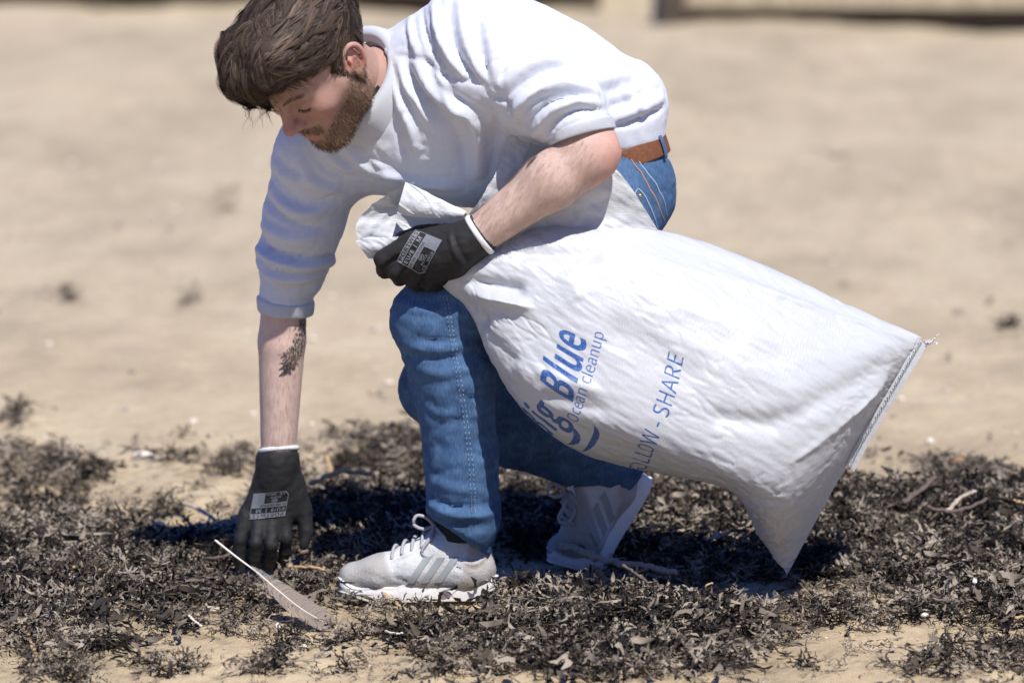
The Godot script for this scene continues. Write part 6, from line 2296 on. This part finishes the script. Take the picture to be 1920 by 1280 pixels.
	var fold := func(p: Vector3, uv: Vector2) -> float: return crumple(p, 0.35)
	var mouth := [
		# sheet between the forearm and the jeans
		[[Vector3(-0.0735, 0.5972, 0.05), Vector3(0.0209, 0.6971, 0.0417), Vector3(0.1039, 0.753, 0.0517), Vector3(0.1571, 0.7239, 0.06)], [Vector3(-0.0583, 0.587, 0.0667), Vector3(0.0375, 0.6576, 0.06), Vector3(0.1205, 0.7003, 0.065), Vector3(0.1947, 0.6738, 0.0617)], [Vector3(-0.0333, 0.5891, 0.08), Vector3(0.0483, 0.6193, 0.0683), Vector3(0.14, 0.6253, 0.0633), Vector3(0.2321, 0.6101, 0.0517)], [Vector3(-0.0166, 0.567, 0.1), Vector3(0.058, 0.5922, 0.1), Vector3(0.141, 0.5979, 0.0933), Vector3(0.2304, 0.5891, 0.0583)]],
		# standing flap left of the forearm, reaching up to the cuff
		[[Vector3(-0.005, 0.7663, 0.0517), Vector3(0.0333, 0.7674, 0.0333), Vector3(0.0836, 0.7654, 0.0167), Vector3(0.1258, 0.7532, 0)], [Vector3(-0.0249, 0.7122, 0.06), Vector3(0.0167, 0.7223, 0.0417), Vector3(0.0752, 0.7286, 0.025), Vector3(0.1174, 0.7217, 0.0042)], [Vector3(-0.0632, 0.6568, 0.0717), Vector3(-0.0167, 0.673, 0.05), Vector3(0.0502, 0.687, 0.0292), Vector3(0.1007, 0.6884, 0.0083)], [Vector3(-0.1018, 0.6111, 0.0583), Vector3(-0.0501, 0.6225, 0.05), Vector3(0.0209, 0.6412, 0.0333), Vector3(0.0755, 0.6388, 0.0167)]],
		# gathered rim left of the hand
		[[Vector3(-0.2252, 0.5764, 0.0633), Vector3(-0.2435, 0.6029, 0.06), Vector3(-0.2434, 0.6313, 0.0583), Vector3(-0.2133, 0.6662, 0.055), Vector3(-0.1648, 0.6927, 0.0583), Vector3(-0.1206, 0.6709, 0.065), Vector3(-0.0665, 0.6484, 0.0717)], [Vector3(-0.2153, 0.573, 0.0633), Vector3(-0.2256, 0.5972, 0.05), Vector3(-0.2187, 0.6227, 0.0517), Vector3(-0.1859, 0.6472, 0.0283), Vector3(-0.1525, 0.6632, 0.0217), Vector3(-0.1104, 0.6498, 0.035), Vector3(-0.065, 0.6383, 0.06)], [Vector3(-0.2039, 0.5683, 0.055), Vector3(-0.2042, 0.5866, 0.0417), Vector3(-0.1941, 0.6035, 0.0417), Vector3(-0.171, 0.6151, 0.0283), Vector3(-0.1408, 0.6201, 0.0283), Vector3(-0.1021, 0.6216, 0.0383), Vector3(-0.0633, 0.6282, 0.06)], [Vector3(-0.1883, 0.567, 0.0467), Vector3(-0.1825, 0.5764, 0.0417), Vector3(-0.174, 0.5857, 0.0467), Vector3(-0.1539, 0.5936, 0.0433), Vector3(-0.1287, 0.5992, 0.0467), Vector3(-0.1002, 0.6055, 0.055), Vector3(-0.0716, 0.6123, 0.0667)]],
		# hem folded over
		[[Vector3(-0.1661, 0.6932, 0.0683), Vector3(-0.1395, 0.6824, 0.075), Vector3(-0.1062, 0.6665, 0.0817), Vector3(-0.0713, 0.6505, 0.0867)], [Vector3(-0.1725, 0.6716, 0.0817), Vector3(-0.1459, 0.6622, 0.0867), Vector3(-0.1127, 0.6543, 0.09), Vector3(-0.0746, 0.6476, 0.09)], [Vector3(-0.1786, 0.6491, 0.0767), Vector3(-0.1511, 0.6445, 0.08), Vector3(-0.1178, 0.6433, 0.0833), Vector3(-0.078, 0.6438, 0.0867)]],
		# corner drawn over the knuckles
		[[Vector3(-0.2436, 0.6012, 0.06), Vector3(-0.2233, 0.607, 0.065), Vector3(-0.1983, 0.6073, 0.0667), Vector3(-0.1767, 0.6101, 0.0633)], [Vector3(-0.2334, 0.5887, 0.0667), Vector3(-0.2182, 0.5926, 0.07), Vector3(-0.2016, 0.596, 0.07), Vector3(-0.185, 0.602, 0.065)], [Vector3(-0.2235, 0.5733, 0.065), Vector3(-0.2134, 0.5769, 0.0667), Vector3(-0.2051, 0.5837, 0.0667), Vector3(-0.1918, 0.5933, 0.0633)]],
	]
	for rows2: Array in mouth:
		part("mouth_fold", sheet(rows2, 60, 60, fold), M.sack, sack)
	# sewn bottom: a folded strip with a chain of stitches
	var e0 := [Vector3(0.6429, 0.4396, 0.0183), Vector3(0.606, 0.3746, 0.0283), Vector3(0.5518, 0.2781, 0.0283), Vector3(0.5322, 0.238, 0.0267)]
	var e1 := [Vector3(0.6579, 0.427, 0.015), Vector3(0.6185, 0.3616, 0.0233), Vector3(0.5643, 0.265, 0.0233), Vector3(0.5447, 0.2248, 0.0217)]
	part("bottom_hem", sheet([e0, e1], 80, 4, func(p, uv): return 0.0008 * fine.get_noise_3dv(p * 90.0)), M.sack, sack, "folded strip sewn along the bottom")
	for k in 60:
		var t := k / 60.0
		var a := along(e0, t, false).lerp(along(e1, t, false), 0.25 + 0.06 * sin(k * 2.4)) + Vector3(0, 0, 0.0012)
		var b := along(e0, t + 0.012, false).lerp(along(e1, t + 0.012, false), 0.45) + Vector3(0, 0, 0.0012)
		part("stitch", cord([a, a.lerp(b, 0.5) + Vector3(0, 0, 0.001), b], 0.0011, 4, 2), M.sack, sack)
	# torn plastic thread at the upper corner
	var st := tool_()
	for k in 7:
		var r := RandomNumberGenerator.new()
		r.seed = k
		var p := Vector3(0.6521, 0.4285, 0.0133)
		var pts := PackedVector3Array([p])
		for s in 6:
			p += Vector3(r.randf_range(-0.002, 0.0068), r.randf_range(-0.004, 0.0052), r.randf_range(-0.004, 0.004))
			pts.append(p)
		tube(st, pts, func(t): return 0.0022 * (1.0 - t * 0.5), 4, 0.25)
	part("corner_threads", done(st), M.clear_shred, sack, "torn clear threads at the upper corner")


# ---------------------------------------------------------------- things lying about
func on_ground(p: Vector3, up: float) -> Vector3:
	return Vector3(p.x, ground_height(p.x, p.z) + up, p.z)


func stick(called: String, label: String, category: String, pts: Array, r0: float, r1: float, m: Material, group := "", flat := 1.0, rise := 0.012) -> Node3D:
	# points on the ground; heights in U follow
	var line: Array = []
	for e: Vector3 in pts:
		line.append(on_ground(e, rise + 0.007 + e.y))
	var t := thing(called, label, category, on_ground(pts[0], 0.0), group)
	var st := tool_()
	var sm := smooth_line(line, 8)
	for i in sm.size():
		sm[i] += Vector3(fine.get_noise_1d(i * 0.9 + line[0].x * 50.0), fine.get_noise_1d(i * 0.8 + 30.0 + line[0].z * 50.0), 0) * r0 * 0.7 * U
	tube(st, sm, func(s): return lerpf(r0, r1, s) * U * (1.0 + 0.14 * sin(s * 23.0)), 8, flat)
	part("stem", done(st), m, t)
	return t


func build_litter() -> void:
	build_feather()
	var s := stick("forked_stick", "pale bare stick with a short fork, lying right of the front shoe", "stick", [Vector3(0.0811, 0.0083, -0.1822), Vector3(0.1094, 0.0083, -0.1375), Vector3(0.1558, 0.01, -0.0648), Vector3(0.2059, 0.0133, -0.0081), Vector3(0.2618, 0.0167, 0.0477)], 8.5, 5.5, M.driftwood, "", 1.0, 0.036)
	var fork := on_ground(Vector3(0.092, 0, -0.2054), 0.050)
	var st := tool_()
	tube(st, PackedVector3Array([fork, fork + Vector3(0.001, 0.010, 0), fork + Vector3(-0.001, 0.022, 0.002)]), func(t): return 5.0 * U * (1.0 - 0.3 * t), 7)
	part("fork", done(st), M.driftwood, s)
	stick("reed", "tan reed stalk between the glove and the front leg", "reed", [Vector3(-0.3515, 0, -0.5333), Vector3(-0.2994, 0, -0.575), Vector3(-0.2502, 0, -0.6131)], 6.5, 6.0, M.reed, "", 0.8, 0.058)
	stick("reed", "short tan reed splinter against the toe of the front shoe", "reed", [Vector3(-0.2304, 0.0067, -0.0208), Vector3(-0.2047, 0.0033, 0.0294), Vector3(-0.1756, 0, 0.0923)], 6.0, 3.0, M.reed, "", 0.5, 0.014)
	stick("reed", "leaning tan reed behind the glove, by the dark shade", "reed", [Vector3(-0.3207, 0, -0.7962), Vector3(-0.331, 0.0167, -0.8561), Vector3(-0.341, 0.0333, -0.9041)], 5.5, 4.5, M.reed, "", 0.7, 0.01)
	stick("twig", "brown twig sticking out from under the feather", "twig", [Vector3(-0.3656, 0, -0.0982), Vector3(-0.3338, 0, -0.0728), Vector3(-0.3036, 0, -0.0405)], 5.0, 4.0, M.reed, "", 0.8, 0.02)
	stick("twig", "thin brown twig left of the feather", "twig", [Vector3(-0.5118, 0, -0.1421), Vector3(-0.476, 0, -0.1792), Vector3(-0.4557, 0, -0.2167)], 3.5, 2.5, M.dark_twig, "", 1.0, 0.026)
	stick("twig", "long brown twig lying left of the feather quill", "twig", [Vector3(-0.5768, 0, -0.5919), Vector3(-0.5474, 0, -0.5416), Vector3(-0.5139, 0, -0.4675)], 6.0, 4.0, M.driftwood, "", 0.7, 0.022)
	stick("twig", "slanting pale twig at the lower left corner", "twig", [Vector3(-0.7766, 0, 0.1734), Vector3(-0.7542, 0, 0.2393), Vector3(-0.7283, 0, 0.3356)], 4.0, 2.5, M.reed, "", 0.8, 0.012)
	stick("twig", "upright pale twig at the far left edge of the heap", "twig", [Vector3(-0.83, 0, -0.0692), Vector3(-0.82, 0.0067, -0.1002), Vector3(-0.8125, 0.0133, -0.1243)], 3.0, 2.0, M.driftwood, "", 1.0, 0.02)
	stick("twig", "small yellow twig in the lower left heap", "twig", [Vector3(-0.7042, 0, 0.002), Vector3(-0.6877, 0, -0.0192), Vector3(-0.6615, 0, -0.0156)], 3.0, 2.0, M.reed, "", 1.0, 0.026)
	stick("straw", "white straw bit on sand below the feather", "straw", [Vector3(-0.5072, 0, 0.1667), Vector3(-0.4944, 0, 0.19), Vector3(-0.4821, 0, 0.2098)], 3.0, 2.5, M.quill, "", 0.7, 0.012)
	stick("straw", "thin pale straw in front of the shoe toe on sand", "straw", [Vector3(-0.1962, 0, 0.2393), Vector3(-0.181, 0, 0.2491), Vector3(-0.1678, 0, 0.2523)], 2.6, 2.0, M.quill, "", 0.8, 0.012)
	stick("straw", "upright yellow straw crossing another, right of the front heap", "straw", [Vector3(0.1898, 0, 0.0717), Vector3(0.1955, 0.01, 0.049), Vector3(0.2008, 0.025, 0.039)], 3.0, 2.2, M.reed, "", 0.8, 0.03)
	stick("straw", "slanting yellow straw crossing the upright one", "straw", [Vector3(0.187, 0.0117, 0.0487), Vector3(0.2047, 0.015, 0.0269), Vector3(0.2188, 0.0183, 0.0121)], 2.4, 1.8, M.reed, "", 0.8, 0.03)
	stick("straw", "curved yellow straw on the foreground heap", "straw", [Vector3(0.3125, 0.025, 0.184), Vector3(0.3027, 0.0183, 0.1981), Vector3(0.299, 0.0067, 0.1926)], 2.4, 1.6, M.reed, "", 0.8, 0.03)
	stick("twig", "thin brown twig slanting over the right flank of the front heap", "twig", [Vector3(0.1752, 0.0133, 0.1038), Vector3(0.1929, 0.0083, 0.1319), Vector3(0.2121, 0.0033, 0.1596)], 3.4, 2.4, M.dark_twig, "", 1.0, 0.04)
	stick("stick", "pale slanting stick in the seaweed at the right", "stick", [Vector3(0.7389, 0, -0.3554), Vector3(0.7627, 0.0067, -0.3746), Vector3(0.7914, 0.0183, -0.3885)], 6.0, 4.0, M.driftwood, "", 0.7, 0.045)
	stick("stick", "long grey-brown stick lying level in the right seaweed", "stick", [Vector3(0.6993, 0, -0.3319), Vector3(0.7507, 0, -0.3476), Vector3(0.8088, 0, -0.3791)], 5.5, 4.0, M.dark_twig, "", 0.8, 0.045)
	stick("stick", "dark reddish stick leaning in the seaweed behind the sack tip", "stick", [Vector3(0.6629, 0, -0.3554), Vector3(0.6945, 0.0083, -0.3994), Vector3(0.7257, 0.0183, -0.4371)], 6.5, 5.0, M.dark_twig, "", 0.8, 0.05)
	stick("reed", "pale yellow reed lying on sand near the right edge", "reed", [Vector3(0.8252, 0, -0.575), Vector3(0.8498, 0, -0.6003), Vector3(0.8733, 0, -0.6301)], 7.0, 5.5, M.reed, "", 0.6, 0.014)
	stick("reed", "yellow reed bit at the right edge beside the last heap", "reed", [Vector3(0.7874, 0, 0.1734), Vector3(0.8067, 0, 0.1533), Vector3(0.827, 0, 0.1331)], 4.0, 3.0, M.reed, "", 0.7, 0.016)
	stick("twig", "red-brown twig at the right edge in the seaweed", "twig", [Vector3(0.8545, 0, -0.395), Vector3(0.8689, 0, -0.3871), Vector3(0.8838, 0, -0.3554)], 5.0, 4.0, M.reed, "", 0.8, 0.045)
	stick("weed_stalk", "wiry black seaweed stalk standing up against the front shoe", "seaweed", [Vector3(-0.1137, 0, 0.0614), Vector3(-0.1147, 0.0333, 0.1832), Vector3(-0.1073, 0.055, 0.2691), Vector3(-0.0955, 0.0733, 0.3352)], 4.0, 2.6, M.dark_twig, "", 0.7, 0.012)
	lump("sand_clod", "brown cracked sand clod on top of the front heap", "clod", Vector3(0.131, 0, -0.0334), Vector3(21, 17, 18), M.clod, 0.5, 0.028)
	lump("brown_stone", "rounded brown stone on the far sand, upper right of the seaweed", "stone", Vector3(0.8373, 0, -1.0227), Vector3(21, 14, 16), M.brown_stone, 0.35, 0.0)
	lump("white_shell", "white shell fragment standing out of the right-hand seaweed", "shell", Vector3(0.7411, 0, 0.0231), Vector3(7, 13, 3), M.shell, 0.5, 0.022)
	lump("white_shell", "small white pebble on the sand right of the front heap", "shell", Vector3(0.4618, 0, 0.0923), Vector3(7, 6, 6), M.shell, 0.4, 0.004)
	lump("white_shell", "second small white pebble just above the sand gap", "shell", Vector3(0.4662, 0, 0.0231), Vector3(5, 4, 4), M.shell, 0.4, 0.004)
	lump("pale_pebble", "round pale brown pebble at the edge of the right seaweed", "pebble", Vector3(0.5781, 0, 0.1398), Vector3(7, 8, 6), M.clod, 0.3, 0.006)
	lump("pale_pebble", "upright pale brown pebble beside the round one", "pebble", Vector3(0.5911, 0, 0.1263), Vector3(5, 10, 5), M.clod, 0.3, 0.008)
	lump("white_shell", "flat white shell bit on the right sand near the seaweed edge", "shell", Vector3(0.6492, 0, 0.1331), Vector3(7, 4, 4), M.shell, 0.5, 0.010)
	lump("white_shell", "white flat shell at the left, beside the feather quill", "shell", Vector3(-0.6089, 0, -0.4594), Vector3(14, 5, 6), M.shell, 0.4, 0.014)
	lump("white_shell", "pale shell fragment left of the white flat one", "shell", Vector3(-0.7113, 0, -0.419), Vector3(20, 6, 8), M.shell, 0.5, 0.012)
	lump("white_shell", "small round white shell far left in the seaweed", "shell", Vector3(-0.7588, 0, -0.403), Vector3(6, 6, 5), M.shell, 0.3, 0.014)
	lump("white_shell", "thin white shell sliver below the feather quill, upright", "shell", Vector3(-0.5558, 0, -0.0837), Vector3(3, 10, 3), M.shell, 0.4, 0.014)
	lump("white_shell", "long white shell piece on the far sand behind the glove", "shell", Vector3(-0.6978, 0, -1.1291), Vector3(30, 7, 9), M.shell, 0.4, 0.006)
	lump("white_shell", "long white bleached piece on the far left sand", "shell", Vector3(-0.8306, 0, -1.0514), Vector3(26, 7, 9), M.shell, 0.4, 0.010)
	lump("white_shell", "cream shell piece lying below the middle of the feather", "shell", Vector3(-0.3654, 0, 0.1933), Vector3(6, 9, 5), M.shell, 0.5, 0.010)
	lump("white_shell", "white shell by the shoe toe, half in the seaweed", "shell", Vector3(-0.2788, 0, -0.0656), Vector3(6, 8, 5), M.shell, 0.3, 0.014)
	lump("white_shell", "pale oval shell on the sand behind the sack bottom", "shell", Vector3(0.8122, 0, -1.2999), Vector3(9, 8, 8), M.shell, 0.2, 0.002)


func lump(called: String, label: String, category: String, at: Vector3, s: Vector3, m: Material, rough: float, up: float) -> void:
	var st := tool_()
	var p := on_ground(at, up + s.y * 0.6 * U)
	blob(st, p, s * U, int(absf(at.x) * 1000.0) % 97, rough, 10)
	tag(part(called, done(st), m), label, category)


func build_feather() -> void:
	var base := on_ground(Vector3(-0.2916, 0, 0.1398), 0.0)
	var t := thing("feather", "grey-brown bird feather with a pale quill lying before the reaching glove", "feather", base)
	var line := [Vector3(-0.4714, 0.1239, 0.0667), Vector3(-0.4384, 0.1018, 0.0833), Vector3(-0.4037, 0.0803, 0.1017), Vector3(-0.3691, 0.0558, 0.1217), Vector3(-0.3348, 0.0328, 0.14), Vector3(-0.3043, 0.0164, 0.15), Vector3(-0.2858, 0.0073, 0.155)]
	var quill := smooth_line(line, 8)
	var st := tool_()
	tube(st, quill, func(s): return lerpf(2.6, 0.6, pow(s, 0.8)) * U * (0.5 if s < 0.02 else 1.0), 7)
	part("quill", done(st), M.quill, t)
	var n := 46
	for side: float in [-1.0, 1.0]:
		st = SurfaceTool.new()
		st.begin(Mesh.PRIMITIVE_TRIANGLES)
		for i in n * 3:
			var u := 0.30 + 0.695 * i / (n * 3.0)
			var k := u * (quill.size() - 1)
			var p := quill[int(k)].lerp(quill[mini(int(k) + 1, quill.size() - 1)], k - int(k))
			var dir := (quill[mini(int(k) + 2, quill.size() - 1)] - quill[maxi(int(k) - 1, 0)]).normalized()
			var out := dir.cross(Vector3(0.1, 0.75, 0.65)).normalized() * side
			var rise := sin(PI * clampf((u - 0.30) / 0.74, 0.0, 1.0))
			var wide := (31.0 if side > 0 else 27.0) * pow(rise, 0.6) * U
			# splits between barbs, fluff at the lower end
			var slit: float = fine.get_noise_1d(floorf(i / 15.0) * 5.3 + side * 40.0) + (0.8 if i % 34 < 2 else 0.0)
			var lean := 0.95 + 0.10 * slit + (0.5 * fine.get_noise_1d(i * 1.7) if u < 0.44 else 0.0)
			if u < 0.44:
				wide *= 0.75 + 0.5 * fine.get_noise_1d(i * 2.3 + 7.0)
			wide *= 1.0 - 0.08 * absf(slit)
			var w := 0.9 * U * (1.0 if u > 0.44 else 0.35)
			var tone := Color(0.255, 0.215, 0.18).lerp(Color(0.15, 0.122, 0.10), clampf(0.4 + 0.8 * fine.get_noise_1d(i * 0.35 + side * 9.0), 0, 1))
			if u < 0.46:
				tone = tone.lerp(Color(0.60, 0.58, 0.55), (0.46 - u) * 7.0)
			var prev_a := p - dir * w
			var prev_b := p + dir * w
			for s in range(1, 6):
				var f := s / 5.0
				var c := p + (out + dir * lean * f).normalized() * wide * f * 1.25 + Vector3(0, 0.006 * sin(f * 2.2) * (1.0 if side > 0 else 0.6), 0)
				var a := c - dir * w * (1.1 - 0.4 * f)
				var b := c + dir * w * (1.1 - 0.4 * f)
				st.set_color(tone * (1.0 + 0.06 * fine.get_noise_1d(i * 3.0)))
				for q: Vector3 in [prev_a, prev_b, b, prev_a, b, a]:
					st.add_vertex(q)
				prev_a = a
				prev_b = b
		st.generate_normals()
		part("vane", st.commit(), M.vane, t)
